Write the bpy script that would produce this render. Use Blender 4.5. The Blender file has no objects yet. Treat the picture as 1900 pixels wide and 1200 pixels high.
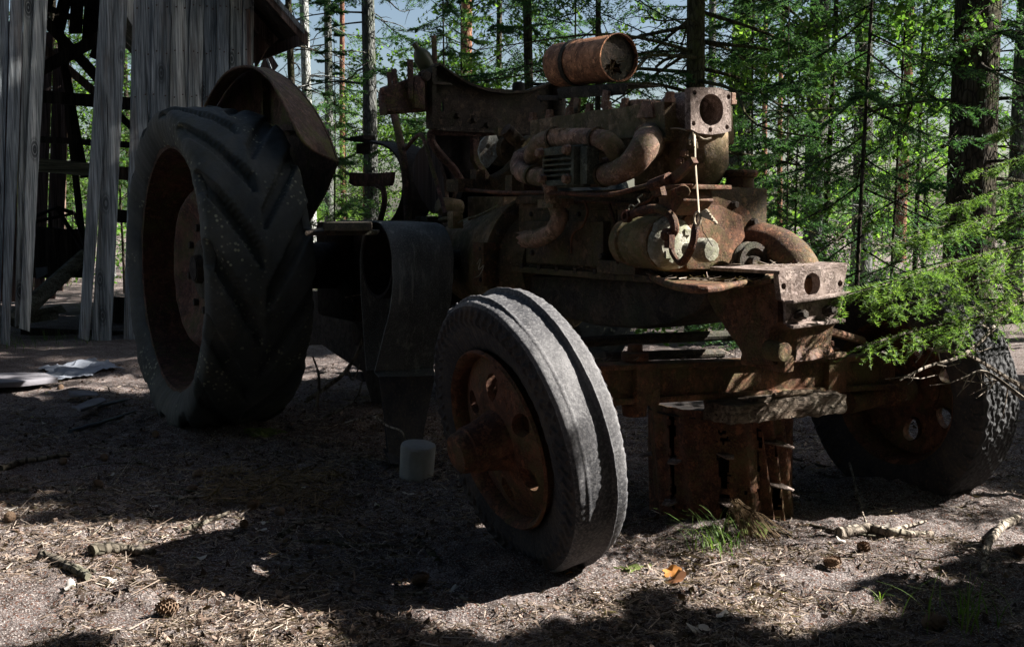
SUN_E, SKY_S, EXPO = 5.0, .033, 2.1
SHADE = [(-3.8, -.6, 'e'), (-2.0, -2.2, 'e'), (.6, -2.2, 'e'), (2.8, -1.4, 'e'), (4.2, .0, 'e'), (-1, -5, 'e'), (3, -4.5, 'e'), (6.5, -1.5, 'e'),
         (3.2, 2.55, 'h'), (7.2, 5.8, 'e'), (-5.2, 2.6, 'e'), (8.6, 5.8, 'e'), (7.7, 5.7, 'k'), (8.5, 10.75, 'g'), (9.2, 9.3, 'g'), (-3.4, 3.2, 'g'), (3.6, 1.0, 'g'), (4.8, 5.4, 'g'), (-.3, -1.0, 'g')]
import bpy, bmesh, math, random
import numpy as np
from mathutils import Vector, Matrix
random.seed(7)
RNG = np.random.default_rng(7)
sc = bpy.context.scene
col = sc.collection
PI = math.pi
R_ = math.radians

# ------------------------------------------------------------------ camera model (photo measured in 1900 x 1200)
F = 2100.0
PITCH = math.atan(200 / F)
CAMZ = 1.0
cd = bpy.data.cameras.new('camera')
cd.sensor_width = 36; cd.lens = 36 * F / 1900
cd.clip_start = .05; cd.clip_end = 2000
cam = bpy.data.objects.new('camera', cd); col.objects.link(cam)
cam.location = (0, 0, CAMZ); cam.rotation_euler = (PI / 2 - PITCH, 0, 0)
sc.camera = cam

# tractor frame: a = forward, b = towards the side that is seen, c = up
PHI = R_(31.54)
O = Vector((.729, 3.6475, 0))
FW = Vector((math.sin(PHI), -math.cos(PHI), 0))
LF = Vector((-math.cos(PHI), -math.sin(PHI), 0))
UP = Vector((0, 0, 1))
def T(p): return O + FW * p[0] + LF * p[1] + UP * p[2]
def ID(p): return Vector(p)
def ray(px, py):
    u = (px - 950) / F; v = (600 - py) / F
    return Vector((u, math.cos(PITCH) + v * math.sin(PITCH), -math.sin(PITCH) + v * math.cos(PITCH)))
def S(px, py, ax, val):
    """measured point: the tractor plane ax = val seen at this place of the photograph, in tractor coordinates"""
    d = ray(px, py); c0 = Vector((0, 0, CAMZ)) - O
    dd = (d.dot(FW), d.dot(LF), d.dot(UP)); cc = (c0.dot(FW), c0.dot(LF), c0.dot(UP))
    t = (val - cc['abc'.index(ax)]) / dd['abc'.index(ax)]
    return Vector([cc[i] + t * dd[i] for i in range(3)])
def D(px, py, Y):
    r = ray(px, py); return Vector((0, 0, CAMZ)) + r * (Y / r.y)

# ------------------------------------------------------------------ noise for terrain
def vnoise(x, y, seed=0):
    xi = np.floor(x).astype(np.int64); yi = np.floor(y).astype(np.int64)
    xf = x - xi; yf = y - yi
    def h(a, b):
        n = (a * 374761393 + b * 668265263 + seed * 982451653) & 0xffffffff
        n = ((n ^ (n >> 13)) * 1274126177) & 0xffffffff
        return ((n ^ (n >> 16)) & 0xffff) / 65535.0
    u = xf * xf * (3 - 2 * xf); v = yf * yf * (3 - 2 * yf)
    return (h(xi, yi) * (1 - u) + h(xi + 1, yi) * u) * (1 - v) + (h(xi, yi + 1) * (1 - u) + h(xi + 1, yi + 1) * u) * v
def gh(x, y):
    x = np.asarray(x, float); y = np.asarray(y, float)
    r = np.hypot(x, y - 4)
    z = (vnoise(x * .9, y * .9, 1) - .5) * .05 + (vnoise(x * 3.1, y * 3.1, 2) - .5) * .028
    z += (vnoise(x * 9, y * 9, 3) - .5) * .024
    fade = np.clip((14 - r) / 8, 0, 1)
    z += ((vnoise(x * 26, y * 26, 4) - .5) * .018 + (vnoise(x * 70, y * 70, 5) - .5) * .010) * fade
    z += np.clip((r - 12) / 40, 0, 1) * (vnoise(x * .12, y * .12, 6) - .5) * 1.0
    return z
def gz(x, y): return float(gh(x, y))

# ------------------------------------------------------------------ object helpers
WO = {}
def props(o, label=None, cat=None, group=None, kind=None):
    if label: o['label'] = label
    if cat: o['category'] = cat
    if group: o['group'] = group
    if kind: o['kind'] = kind
    return o
def place(o, origin, parent):
    origin = Vector(origin)
    if parent:
        o.parent = parent; o.location = origin - WO[parent.name]
    else:
        o.location = origin
    WO[o.name] = origin
    col.objects.link(o)
def thing(name, loc, label, cat, group=None):
    o = bpy.data.objects.new(name, None); o.empty_display_size = .1
    place(o, loc, None)
    return props(o, label, cat, group)

def spline(pts, n=8):
    pts = [Vector(p) for p in pts]
    if len(pts) < 3: return pts
    out = []
    P = [pts[0] * 2 - pts[1]] + pts + [pts[-1] * 2 - pts[-2]]
    for i in range(1, len(P) - 2):
        for k in range(n):
            t = k / n
            out.append(.5 * ((2 * P[i]) + (P[i + 1] - P[i - 1]) * t + (2 * P[i - 1] - 5 * P[i] + 4 * P[i + 1] - P[i + 2]) * t * t
                             + (3 * P[i] - P[i - 1] - 3 * P[i + 1] + P[i + 2]) * t ** 3))
    out.append(pts[-1])
    return out
def frame(d):
    d = d.normalized()
    h = Vector((0, 0, 1)) if abs(d.z) < .9 else Vector((1, 0, 0))
    x = d.cross(h).normalized(); y = d.cross(x).normalized()
    return x, y

class MB:
    def __init__(s, xf=T): s.v = []; s.f = []; s.xf = xf
    def add(s, vs, fs):
        n = len(s.v); s.v += [Vector(p) for p in vs]; s.f += [tuple(i + n for i in f) for f in fs]; return s
    def box(s, c, d, m=None):
        c = Vector(c); h = [x / 2 for x in d]; vs = []
        for x in (-1, 1):
            for y in (-1, 1):
                for z in (-1, 1):
                    p = Vector((x * h[0], y * h[1], z * h[2]))
                    if m: p = m @ p
                    vs.append(c + p)
        return s.add(vs, [(0, 1, 3, 2), (4, 6, 7, 5), (0, 4, 5, 1), (2, 3, 7, 6), (0, 2, 6, 4), (1, 5, 7, 3)])
    def bar(s, p0, p1, w, h, up=(0, 0, 1)):
        p0 = Vector(p0); p1 = Vector(p1); d = (p1 - p0).normalized(); u = Vector(up)
        x = d.cross(u)
        if x.length < 1e-4: x = d.cross(Vector((0, 1, 0)))
        x.normalize(); u = x.cross(d).normalized()
        vs = []
        for p in (p0, p1):
            for i, j in ((-1, -1), (1, -1), (1, 1), (-1, 1)): vs.append(p + x * i * w / 2 + u * j * h / 2)
        return s.add(vs, [(3, 2, 1, 0), (4, 5, 6, 7), (0, 1, 5, 4), (1, 2, 6, 5), (2, 3, 7, 6), (3, 0, 4, 7)])
    def tube(s, pts, r, seg=10, cap=True, flat=1.0):
        pts = [Vector(p) for p in pts]; n = len(pts)
        rs = [r] * n if not hasattr(r, '__len__') else ([r[0] + (r[1] - r[0]) * i / (n - 1) for i in range(n)] if len(r) == 2 and n != 2 else list(r))
        vs = []; fs = []; x = None
        for i, p in enumerate(pts):
            d = (pts[min(i + 1, n - 1)] - pts[max(i - 1, 0)])
            if d.length < 1e-9: d = Vector((0, 0, 1))
            d.normalize()
            if x is None: x, y = frame(d)
            else:
                x = (x - d * x.dot(d))
                x = x.normalized() if x.length > 1e-6 else frame(d)[0]
                y = d.cross(x).normalized()
            for k in range(seg):
                a = 2 * PI * k / seg
                vs.append(p + x * math.cos(a) * rs[i] + y * math.sin(a) * rs[i] * flat)
        for i in range(n - 1):
            for k in range(seg):
                k2 = (k + 1) % seg
                fs.append((i * seg + k, i * seg + k2, (i + 1) * seg + k2, (i + 1) * seg + k))
        if cap: fs += [tuple(range(seg))[::-1], tuple(range((n - 1) * seg, n * seg))]
        return s.add(vs, fs)
    def lathe(s, prof, o, ax, seg=32, cap=True, wob=None):
        """prof: (axial, radius) pairs along direction ax from point o"""
        o = Vector(o); ax = Vector(ax).normalized(); x, y = frame(ax); vs = []; fs = []; n = len(prof)
        for i, (h, r) in enumerate(prof):
            for k in range(seg):
                a = 2 * PI * k / seg
                q = r * (1 + (wob(a, i) if wob else 0))
                vs.append(o + ax * h + (x * math.cos(a) + y * math.sin(a)) * q)
        for i in range(n - 1):
            for k in range(seg):
                k2 = (k + 1) % seg
                fs.append((i * seg + k, i * seg + k2, (i + 1) * seg + k2, (i + 1) * seg + k))
        if cap: fs += [tuple(range(seg))[::-1], tuple(range((n - 1) * seg, n * seg))]
        return s.add(vs, fs)
    def prism(s, pts, off):
        pts = [Vector(p) for p in pts]; n = len(pts); off = Vector(off)
        fs = [tuple(range(n))[::-1], tuple(range(n, 2 * n))] + [(i, (i + 1) % n, (i + 1) % n + n, i + n) for i in range(n)]
        return s.add(pts + [p + off for p in pts], fs)
    def plate(s, outer, holes, mp, w0, w1):
        """flat plate with holes; outlines in (u, v); mp(u, v, w) gives the point"""
        bm = bmesh.new(); es = []
        for lp in [outer] + list(holes):
            vv = [bm.verts.new((p[0], p[1], 0)) for p in lp]
            es += [bm.edges.new((vv[i], vv[(i + 1) % len(vv)])) for i in range(len(vv))]
        bmesh.ops.triangle_fill(bm, edges=es, use_beauty=True, use_dissolve=False)
        bm.verts.index_update()
        P = [v.co.copy() for v in bm.verts]; Fc = [tuple(v.index for v in f.verts) for f in bm.faces]
        bm.free(); n = len(P)
        vs = [mp(p.x, p.y, w0) for p in P] + [mp(p.x, p.y, w1) for p in P]
        fs = [f[::-1] for f in Fc] + [tuple(i + n for i in f) for f in Fc]
        k = 0
        for lp in [outer] + list(holes):
            m = len(lp)
            for i in range(m): fs.append((k + i, k + (i + 1) % m, k + (i + 1) % m + n, k + i + n))
            k += m
        return s.add(vs, fs)
    def sphere(s, c, r, seg=16, sq=(1, 1, 1)):
        c = Vector(c); vs = []; fs = []; n = seg // 2
        for i in range(n + 1):
            t = PI * i / n
            for k in range(seg):
                a = 2 * PI * k / seg
                vs.append(c + Vector((math.sin(t) * math.cos(a) * r * sq[0], math.sin(t) * math.sin(a) * r * sq[1], math.cos(t) * r * sq[2])))
        for i in range(n):
            for k in range(seg):
                k2 = (k + 1) % seg
                fs.append((i * seg + k, i * seg + k2, (i + 1) * seg + k2, (i + 1) * seg + k))
        return s.add(vs, fs)
    def build(s, name, mat, parent=None, bevel=0, angle=35, rough=0, rscale=20, sub=0, origin=None, norm=True):
        P = [s.xf(p) for p in s.v]
        if parent is None and origin is None:
            lo = [min(p[i] for p in P) for i in range(3)]; hi = [max(p[i] for p in P) for i in range(3)]
            origin = Vector(((lo[0] + hi[0]) / 2, (lo[1] + hi[1]) / 2, lo[2]))
        if origin is None: origin = WO[parent.name]
        origin = Vector(origin)
        bm = bmesh.new()
        vv = [bm.verts.new(p - origin) for p in P]
        for f in s.f:
            try: bm.faces.new([vv[i] for i in f])
            except ValueError: pass
        bmesh.ops.remove_doubles(bm, verts=bm.verts, dist=1e-5)
        bmesh.ops.dissolve_degenerate(bm, dist=1e-6, edges=bm.edges)
        if norm: bmesh.ops.recalc_face_normals(bm, faces=bm.faces)
        if bevel:
            ed = [e for e in bm.edges if len(e.link_faces) == 2 and e.calc_face_angle(0) > R_(38)]
            bmesh.ops.bevel(bm, geom=ed, offset=bevel, segments=2, affect='EDGES', profile=.6, clamp_overlap=True)
        for _ in range(sub):
            bmesh.ops.triangulate(bm, faces=[f for f in bm.faces if len(f.verts) > 4])
            bmesh.ops.subdivide_edges(bm, edges=[e for e in bm.edges if e.calc_length() > .012], cuts=1, use_grid_fill=True)
        if rough:
            from mathutils import noise
            bm.normal_update()
            for v in bm.verts:
                q = (v.co + origin) * rscale
                v.co += v.normal * rough * (noise.noise(q) + .5 * noise.noise(q * 2.3))
        me = bpy.data.meshes.new(name); bm.to_mesh(me); bm.free()
        me.shade_smooth(); me.set_sharp_from_angle(angle=R_(angle))
        if mat: me.materials.append(mat)
        o = bpy.data.objects.new(name, me)
        place(o, origin, parent)
        return o

def arrays_mesh(name, V, Fq, mats=(), mi=None, smooth=False):
    """mesh from numpy arrays: V (n,3), Fq list of (m,k) index arrays"""
    me = bpy.data.meshes.new(name)
    V = np.asarray(V, np.float32)
    me.vertices.add(len(V)); me.vertices.foreach_set('co', V.ravel())
    loops = np.concatenate([f.ravel() for f in Fq]).astype(np.int32)
    tot = np.concatenate([np.full(len(f), f.shape[1]) for f in Fq]).astype(np.int32)
    st = np.concatenate([[0], np.cumsum(tot)[:-1]]).astype(np.int32)
    me.loops.add(len(loops)); me.loops.foreach_set('vertex_index', loops)
    me.polygons.add(len(tot)); me.polygons.foreach_set('loop_start', st); me.polygons.foreach_set('loop_total', tot)
    for m in mats: me.materials.append(m)
    if mi is not None: me.polygons.foreach_set('material_index', np.asarray(mi, np.int32))
    me.update(calc_edges=True); me.validate()
    if smooth: me.shade_smooth()
    return me

# ------------------------------------------------------------------ materials
class NT:
    def __init__(s, name):
        s.m = bpy.data.materials.new(name); s.m.use_nodes = True
        s.t = s.m.node_tree; s.n = s.t.nodes; s.n.clear()
        s.out = s.n.new('ShaderNodeOutputMaterial')
    def node(s, ty, **k):
        n = s.n.new(ty)
        for a, b in k.items():
            if a in n.inputs.keys(): n.inputs[a].default_value = b
            else: setattr(n, a, b)
        return n
    def ln(s, a, b): s.t.links.new(a, b)
    def coord(s, scale=(1, 1, 1), rot=(0, 0, 0)):
        if not hasattr(s, 'tc'): s.tc = s.node('ShaderNodeTexCoord')
        m = s.node('ShaderNodeMapping'); m.inputs['Scale'].default_value = scale; m.inputs['Rotation'].default_value = rot
        s.ln(s.tc.outputs['Object'], m.inputs['Vector']); return m.outputs[0]
    def noise(s, scale, detail=5, rough=.6, vec=None, dist=0):
        n = s.node('ShaderNodeTexNoise'); n.inputs['Scale'].default_value = scale; n.inputs['Detail'].default_value = detail
        n.inputs['Roughness'].default_value = rough; n.inputs['Distortion'].default_value = dist
        s.ln(vec if vec is not None else s.coord(), n.inputs['Vector']); return n.outputs['Fac']
    def vor(s, scale, vec=None, feature='F1', rand=1):
        n = s.node('ShaderNodeTexVoronoi'); n.feature = feature; n.inputs['Scale'].default_value = scale
        n.inputs['Randomness'].default_value = rand
        s.ln(vec if vec is not None else s.coord(), n.inputs['Vector']); return n.outputs['Distance']
    def ramp(s, fac, stops):
        n = s.node('ShaderNodeValToRGB'); e = n.color_ramp.elements
        while len(e) < len(stops): e.new(.5)
        for i, (p, c) in enumerate(stops):
            e[i].position = p; e[i].color = (c[0], c[1], c[2], 1) if hasattr(c, '__len__') else (c, c, c, 1)
        s.ln(fac, n.inputs[0]); return n.outputs[0]
    def mix(s, fac, a, b, mode='MIX'):
        n = s.node('ShaderNodeMix', data_type='RGBA', blend_type=mode)
        for sock, v in ((n.inputs[0], fac), (n.inputs[6], a), (n.inputs[7], b)):
            if hasattr(v, 'links') or hasattr(v, 'is_linked'): s.ln(v, sock)
            elif hasattr(v, '__len__'): sock.default_value = (v[0], v[1], v[2], 1)
            else: sock.default_value = v
        return n.outputs[2]
    def math(s, op, a, b=0.):
        n = s.node('ShaderNodeMath', operation=op)
        for i, v in enumerate((a, b)):
            if hasattr(v, 'is_linked'): s.ln(v, n.inputs[i])
            else: n.inputs[i].default_value = v
        return n.outputs[0]
    def bump(s, h, dist=.003, strength=1., normal=None):
        n = s.node('ShaderNodeBump'); n.inputs['Distance'].default_value = dist; n.inputs['Strength'].default_value = strength
        s.ln(h, n.inputs['Height'])
        if normal is not None: s.ln(normal, n.inputs['Normal'])
        return n.outputs[0]
    def fin(s, color, rough=.8, normal=None, metal=0, spec=.3):
        p = s.node('ShaderNodeBsdfPrincipled')
        for k, v in (('Base Color', color), ('Roughness', rough), ('Metallic', metal), ('Specular IOR Level', spec)):
            if hasattr(v, 'is_linked'): s.ln(v, p.inputs[k])
            elif hasattr(v, '__len__'): p.inputs[k].default_value = (v[0], v[1], v[2], 1)
            else: p.inputs[k].default_value = v
        if normal is not None: s.ln(normal, p.inputs['Normal'])
        s.ln(p.outputs[0], s.out.inputs[0]); return s.m

def rust(name, dark, mid, light, moss=0., moss_c=(.10, .11, .03), sc_=1., bump=.0025, pale=0.):
    t = NT(name)
    big = t.noise(4.5 * sc_, 6, .65); med = t.noise(28 * sc_, 5, .65); fine = t.noise(160 * sc_, 3, .6)
    c = t.ramp(big, [(.32, dark), (.5, mid), (.68, light)])
    c = t.mix(t.ramp(med, [(.38, .0), (.66, .75)]), c, dark)
    c = t.mix(t.ramp(fine, [(.45, 0.), (.7, .55)]), c, light)
    fl = t.ramp(t.noise(11 * sc_, 7, .72, dist=.4), [(.505, 0.), (.525, 1.)]); fl2 = t.ramp(t.noise(34 * sc_, 6, .75), [(.56, 0.), (.585, 1.)])
    c = t.mix(t.math('MULTIPLY', fl, .5), c, [x * .8 for x in dark]); c = t.mix(t.math('MULTIPLY', fl2, .55), c, [min(1, x * 1.35) for x in light])
    if pale: c = t.mix(t.math('MULTIPLY', t.ramp(t.noise(60 * sc_, 4, .7), [(.55, 0.), (.66, 1.)]), pale), c, (.34, .27, .25))
    if moss:
        mk = t.ramp(t.math('ADD', t.math('MULTIPLY', t.noise(7 * sc_, 5, .7), .65), t.math('MULTIPLY', fine, .35)), [(.52 - .12 * moss, 0.), (.62, 1.)])
        c = t.mix(t.math('MULTIPLY', mk, .85), c, moss_c)
    h = t.math('ADD', t.math('MULTIPLY', fine, .5), med)
    h = t.math('ADD', h, t.math('MULTIPLY', fl, -.55)); h = t.math('ADD', h, t.math('MULTIPLY', fl2, .4))
    pit = t.vor(90 * sc_); h = t.math('ADD', h, t.math('MULTIPLY', t.ramp(pit, [(.0, 0.), (.35, 1.)]), .35))
    return t.fin(c, t.ramp(med, [(.3, .62), (.7, .92)]), t.bump(h, bump), 0, .25)

M = {}
M['rust_engine'] = rust('rust_engine', (0.0208, 0.0156, 0.0125), (0.0749, 0.0499, 0.0312), (0.1768, 0.1082, 0.0624), .7, (.075, .07, .028))
M['rust_head'] = rust('rust_head', (0.0643, 0.0459, 0.0298), (0.1951, 0.1285, 0.0780), (0.3901, 0.2639, 0.1607), .9, (.11, .105, .04), pale=.35)
M['rust_red'] = rust('rust_red', (0.0215, 0.0097, 0.0068), (0.0926, 0.0361, 0.0205), (0.1852, 0.0761, 0.0390), .3, (.085, .07, .03))
M['rust_axle'] = rust('rust_axle', (0.0290, 0.0145, 0.0101), (0.1087, 0.0479, 0.0275), (0.2320, 0.1044, 0.0551), .5, (.085, .078, .03))
M['rust_tank'] = rust('rust_tank', (0.0900, 0.0440, 0.0280), (0.3800, 0.1700, 0.0900), (0.7200, 0.3600, 0.1900), .0)
M['rust_manifold'] = rust('rust_manifold', (0.0774, 0.0486, 0.0376), (0.2652, 0.1481, 0.1061), (0.5083, 0.3205, 0.2210), .5, (.11, .105, .05), pale=.5)
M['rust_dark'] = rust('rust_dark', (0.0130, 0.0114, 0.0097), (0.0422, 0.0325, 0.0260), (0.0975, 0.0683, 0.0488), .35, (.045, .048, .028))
M['rust_dash'] = rust('rust_dash', (0.0288, 0.0198, 0.0180), (0.0900, 0.0504, 0.0432), (0.1890, 0.0990, 0.0792), .1)
M['rust_fender'] = rust('rust_fender', (0.0360, 0.0216, 0.0168), (0.1020, 0.0576, 0.0408), (0.1680, 0.0984, 0.0696), .1)
M['rust_rim'] = rust('rust_rim', (0.0180, 0.0090, 0.0072), (0.0720, 0.0300, 0.0216), (0.1200, 0.0552, 0.0372), .3, (.07, .07, .025))
M['rust_moss'] = rust('rust_mossy', (0.0420, 0.0252, 0.0168), (0.1540, 0.0770, 0.0420), (0.2800, 0.1540, 0.0840), 1.3, (.13, .13, .05), pale=.5)
M['rust_disc'] = rust('rust_disc', (0.0240, 0.0112, 0.0088), (0.0960, 0.0384, 0.0272), (0.1600, 0.0720, 0.0480), .3, (.07, .07, .025))
M['rust_pale'] = rust('rust_pale', (0.0560, 0.0360, 0.0280), (0.1680, 0.1240, 0.1040), (0.3360, 0.2720, 0.2400), .0, pale=.9)
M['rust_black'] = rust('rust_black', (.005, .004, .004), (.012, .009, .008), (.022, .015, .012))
M['cover_green'] = rust('cover_green', (.03, .035, .028), (.075, .085, .065), (.13, .14, .11), .2, (.12, .1, .05))
M['alloy'] = rust('alloy_grey', (.10, .095, .07), (.26, .25, .2), (.45, .43, .36), .5, (.11, .13, .05))
M['plate_white'] = rust('chalky_plate', (.26, .27, .25), (.5, .52, .48), (.66, .68, .64), .2, (.15, .1, .06))

def mat_tyre_big():
    t = NT('perished_rubber_lichen')
    c = t.ramp(t.noise(5, 5), [(.3, (.022, .029, .031)), (.55, (.048, .055, .055)), (.75, (.08, .08, .07))])
    c = t.mix(t.ramp(t.noise(3.2, 6, .7), [(.5, 0.), (.75, .8)]), c, (.032, .034, .018))
    sp = t.vor(42); clus = t.ramp(t.noise(3.6, 4, .7), [(.53, 0.), (.62, 1.)])
    mk = t.math('MULTIPLY', t.ramp(sp, [(.2, 1.), (.34, 0.)]), clus)
    c = t.mix(t.math('MULTIPLY', mk, .8), c, (.26, .28, .2))
    return t.fin(c, .72, t.bump(t.math('ADD', t.noise(60, 5, .7), t.math('MULTIPLY', mk, .6)), .003), 0, .3)
M['tyre_big'] = mat_tyre_big()
def mat_tyre_small():
    t = NT('dusty_grey_rubber')
    c = t.ramp(t.noise(4, 5, .6), [(.3, (.026, .028, .033)), (.5, (.075, .074, .078)), (.72, (.165, .162, .164))])
    c = t.mix(t.ramp(t.noise(120, 3, .6), [(.45, 0.), (.7, .5)]), c, (.25, .245, .245))
    c = t.mix(t.ramp(t.noise(230, 2, .6), [(.54, 0.), (.72, .5)]), c, (.04, .04, .045))
    return t.fin(c, .85, t.bump(t.noise(190, 4, .7), .002), 0, .25)
M['tyre_small'] = mat_tyre_small()
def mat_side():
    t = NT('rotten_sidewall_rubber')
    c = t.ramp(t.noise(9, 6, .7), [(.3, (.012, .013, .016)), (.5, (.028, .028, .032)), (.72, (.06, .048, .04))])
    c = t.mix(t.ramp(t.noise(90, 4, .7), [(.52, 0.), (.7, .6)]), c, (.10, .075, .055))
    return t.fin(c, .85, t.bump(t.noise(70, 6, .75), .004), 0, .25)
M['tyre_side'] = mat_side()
def mat_belt():
    t = NT('canvas_drive_belt')
    c = t.ramp(t.noise(5, 5), [(.3, (.065, .075, .08)), (.55, (.13, .142, .145)), (.75, (.21, .22, .21))])
    c = t.mix(t.ramp(t.noise(1, 5, .7, t.coord((9, 9, 1.6))), [(.42, 0.), (.68, .75)]), c, (.055, .06, .058))
    c = t.mix(t.ramp(t.noise(1, 4, .7, t.coord((34, 34, 4))), [(.55, 0.), (.7, .6)]), c, (.34, .35, .33))
    c = t.mix(t.ramp(t.noise(240, 3, .6), [(.5, 0.), (.7, .6)]), c, (.3, .3, .29))
    return t.fin(c, .95, t.bump(t.noise(330, 3, .7), .002), 0, .1)
M['belt'] = mat_belt()
def mat_wood(name, a, b, c_, axis='z', knots=True):
    t = NT(name)
    sc1 = {'z': (17, 17, .9), 'x': (.9, 17, 17), 'y': (17, .9, 17)}[axis]
    sc2 = {'z': (120, 120, 3.), 'x': (3., 120, 120), 'y': (120, 3., 120)}[axis]
    v1 = t.coord(sc1); v2 = t.coord(sc2)
    g1 = t.noise(1, 6, .65, v1, .6); g2 = t.noise(1, 4, .6, v2, .3)
    c = t.ramp(g1, [(.34, a), (.5, b), (.66, c_)])
    c = t.mix(t.ramp(g2, [(.44, 0.), (.62, .7)]), c, [x * .35 for x in a])
    isl = t.node('ShaderNodeNewGeometry')
    c = t.mix(1., c, t.ramp(isl.outputs['Random Per Island'], [(0., (.4, .44, .5)), (.5, (.85, .87, .9)), (1., (1.35, 1.3, 1.22))]), 'MULTIPLY')
    sv = t.coord({'z': (5, 5, .8), 'x': (.8, 5, 5), 'y': (5, .8, 5)}[axis])
    c = t.mix(t.ramp(t.noise(1, 5, .7, sv), [(.5, 0.), (.7, .65)]), c, [x * y for x, y in zip(b, (.62, .46, .36))])
    sp = t.ramp(t.noise(1, 3, .5, t.coord({'z': (70, 70, .9), 'x': (.9, 70, 70), 'y': (70, .9, 70)}[axis]), .2), [(.66, 0.), (.69, 1.)])
    c = t.mix(t.math('MULTIPLY', sp, .9), c, [x * .12 for x in a])
    h = t.math('ADD', t.math('MULTIPLY', g1, .6), g2); h = t.math('ADD', h, t.math('MULTIPLY', sp, -1.5))
    if knots:
        kv = t.coord({'z': (5.5, 5.5, 2.3), 'x': (3.4, 7, 7), 'y': (7, 3.4, 7)}[axis]); k = t.vor(1, kv)
        ks = t.math('SINE', t.math('MULTIPLY', k, 85.))
        km = t.ramp(k, [(.10, 1.), (.26, 0.)])
        c = t.mix(t.math('MULTIPLY', km, t.ramp(ks, [(.2, .9), (.8, .25)])), c, [x * .3 for x in a])
    return t.fin(c, .9, t.bump(h, .006), 0, .15)
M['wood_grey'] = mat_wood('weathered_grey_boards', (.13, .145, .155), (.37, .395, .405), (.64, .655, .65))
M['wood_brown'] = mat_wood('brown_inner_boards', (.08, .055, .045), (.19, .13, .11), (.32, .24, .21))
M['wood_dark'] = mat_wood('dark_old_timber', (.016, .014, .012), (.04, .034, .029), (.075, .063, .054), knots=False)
M['wood_log'] = mat_wood('split_mossy_log', (.09, .085, .06), (.24, .23, .17), (.42, .41, .32), 'x', False)
M['wood_block'] = mat_wood('rotten_timber_block', (.04, .03, .022), (.13, .1, .075), (.26, .22, .17), 'x', False)
M['wood_floor'] = mat_wood('bare_plywood', (.06, .042, .034), (.14, .1, .08), (.22, .17, .14), 'z', False)

def mat_bark(name, a, b, c_, moss=(.05, .06, .02), mk=.4):
    t = NT(name)
    v = t.coord((1, 1, .32))
    n1 = t.noise(22, 6, .7, v); cr = t.vor(30, v, 'DISTANCE_TO_EDGE')
    c = t.ramp(n1, [(.3, a), (.5, b), (.7, c_)])
    c = t.mix(t.ramp(cr, [(.0, .8), (.12, 0.)]), c, [x * .4 for x in a])
    c = t.mix(t.math('MULTIPLY', t.ramp(t.noise(3, 5, .7), [(.5, 0.), (.62, 1.)]), mk), c, moss)
    return t.fin(c, .95, t.bump(t.math('ADD', n1, t.math('MULTIPLY', t.ramp(cr, [(0., 0.), (.2, 1.)]), .8)), .012), 0, .1)
M['bark_dark'] = mat_bark('spruce_bark', (.018, .014, .011), (.05, .042, .032), (.095, .08, .06), mk=.5)
M['bark_moss'] = mat_bark('mossy_bark', (.025, .022, .012), (.065, .058, .03), (.11, .1, .055), (.08, .085, .028), .8)
M['bark_grey'] = mat_bark('grey_bark', (.05, .052, .052), (.12, .125, .12), (.2, .2, .19), (.07, .09, .05), .5)
M['bark_red'] = mat_bark('red_pine_bark', (.09, .045, .03), (.2, .1, .065), (.3, .17, .11), mk=.1)
M['bark_birch'] = mat_bark('pale_bark', (.12, .13, .13), (.3, .31, .3), (.5, .5, .48), (.1, .12, .08), .4)
M['twig'] = mat_bark('dry_twig', (.04, .034, .026), (.11, .095, .075), (.22, .2, .165), (.1, .11, .07), .4)
M['twig_pale'] = mat_bark('pale_dry_twig', (.12, .1, .08), (.26, .22, .18), (.42, .37, .31), (.15, .15, .1), .3)

def mat_leaf(name, c0, c1, c2, trans=.45, rough=.6):
    t = NT(name)
    isl = t.node('ShaderNodeNewGeometry')
    c = t.ramp(isl.outputs['Random Per Island'], [(0., c0), (.5, c1), (1., c2)])
    c = t.mix(t.ramp(t.noise(1.3, 3), [(.35, 0.), (.65, .6)]), c, c0)
    p = t.node('ShaderNodeBsdfPrincipled'); p.inputs['Roughness'].default_value = rough; p.inputs['Specular IOR Level'].default_value = .25
    t.ln(c, p.inputs['Base Color'])
    tr = t.node('ShaderNodeBsdfTranslucent')
    t.ln(t.mix(1., c, (1.5, 1.6, .7), 'MULTIPLY'), tr.inputs['Color'])
    mx = t.node('ShaderNodeMixShader'); mx.inputs[0].default_value = trans
    t.ln(p.outputs[0], mx.inputs[1]); t.ln(tr.outputs[0], mx.inputs[2]); t.ln(mx.outputs[0], t.out.inputs[0])
    return t.m
M['needle'] = mat_leaf('spruce_needles', (.022, .058, .034), (.048, .11, .052), (.09, .175, .062), .5)
M['needle_near'] = mat_leaf('fresh_spruce_needles', (.06, .125, .035), (.125, .215, .055), (.25, .35, .11), .4)
M['needle_dark'] = mat_leaf('dark_spruce_needles', (.02, .048, .028), (.036, .082, .042), (.065, .125, .052), .45)
M['leaf'] = mat_leaf('young_leaves', (.05, .11, .03), (.095, .18, .04), (.18, .29, .07), .55)
M['grass'] = mat_leaf('grass_blades', (.05, .10, .02), (.09, .17, .035), (.2, .24, .08), .4)
M['litter'] = mat_leaf('fallen_needles', (.04, .026, .018), (.19, .14, .105), (.50, .42, .35), .1, .8)
M['chips'] = mat_leaf('bark_chips', (.02, .013, .010), (.085, .052, .036), (.34, .26, .21), .05, .9)
M['drygrass'] = mat_leaf('dead_spruce_twig', (.09, .06, .03), (.18, .12, .07), (.32, .24, .15), .2, .8)
M['leaf_dry'] = mat_leaf('dry_fallen_leaf', (.2, .12, .07), (.32, .17, .07), (.42, .3, .2), .2, .7)

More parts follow.
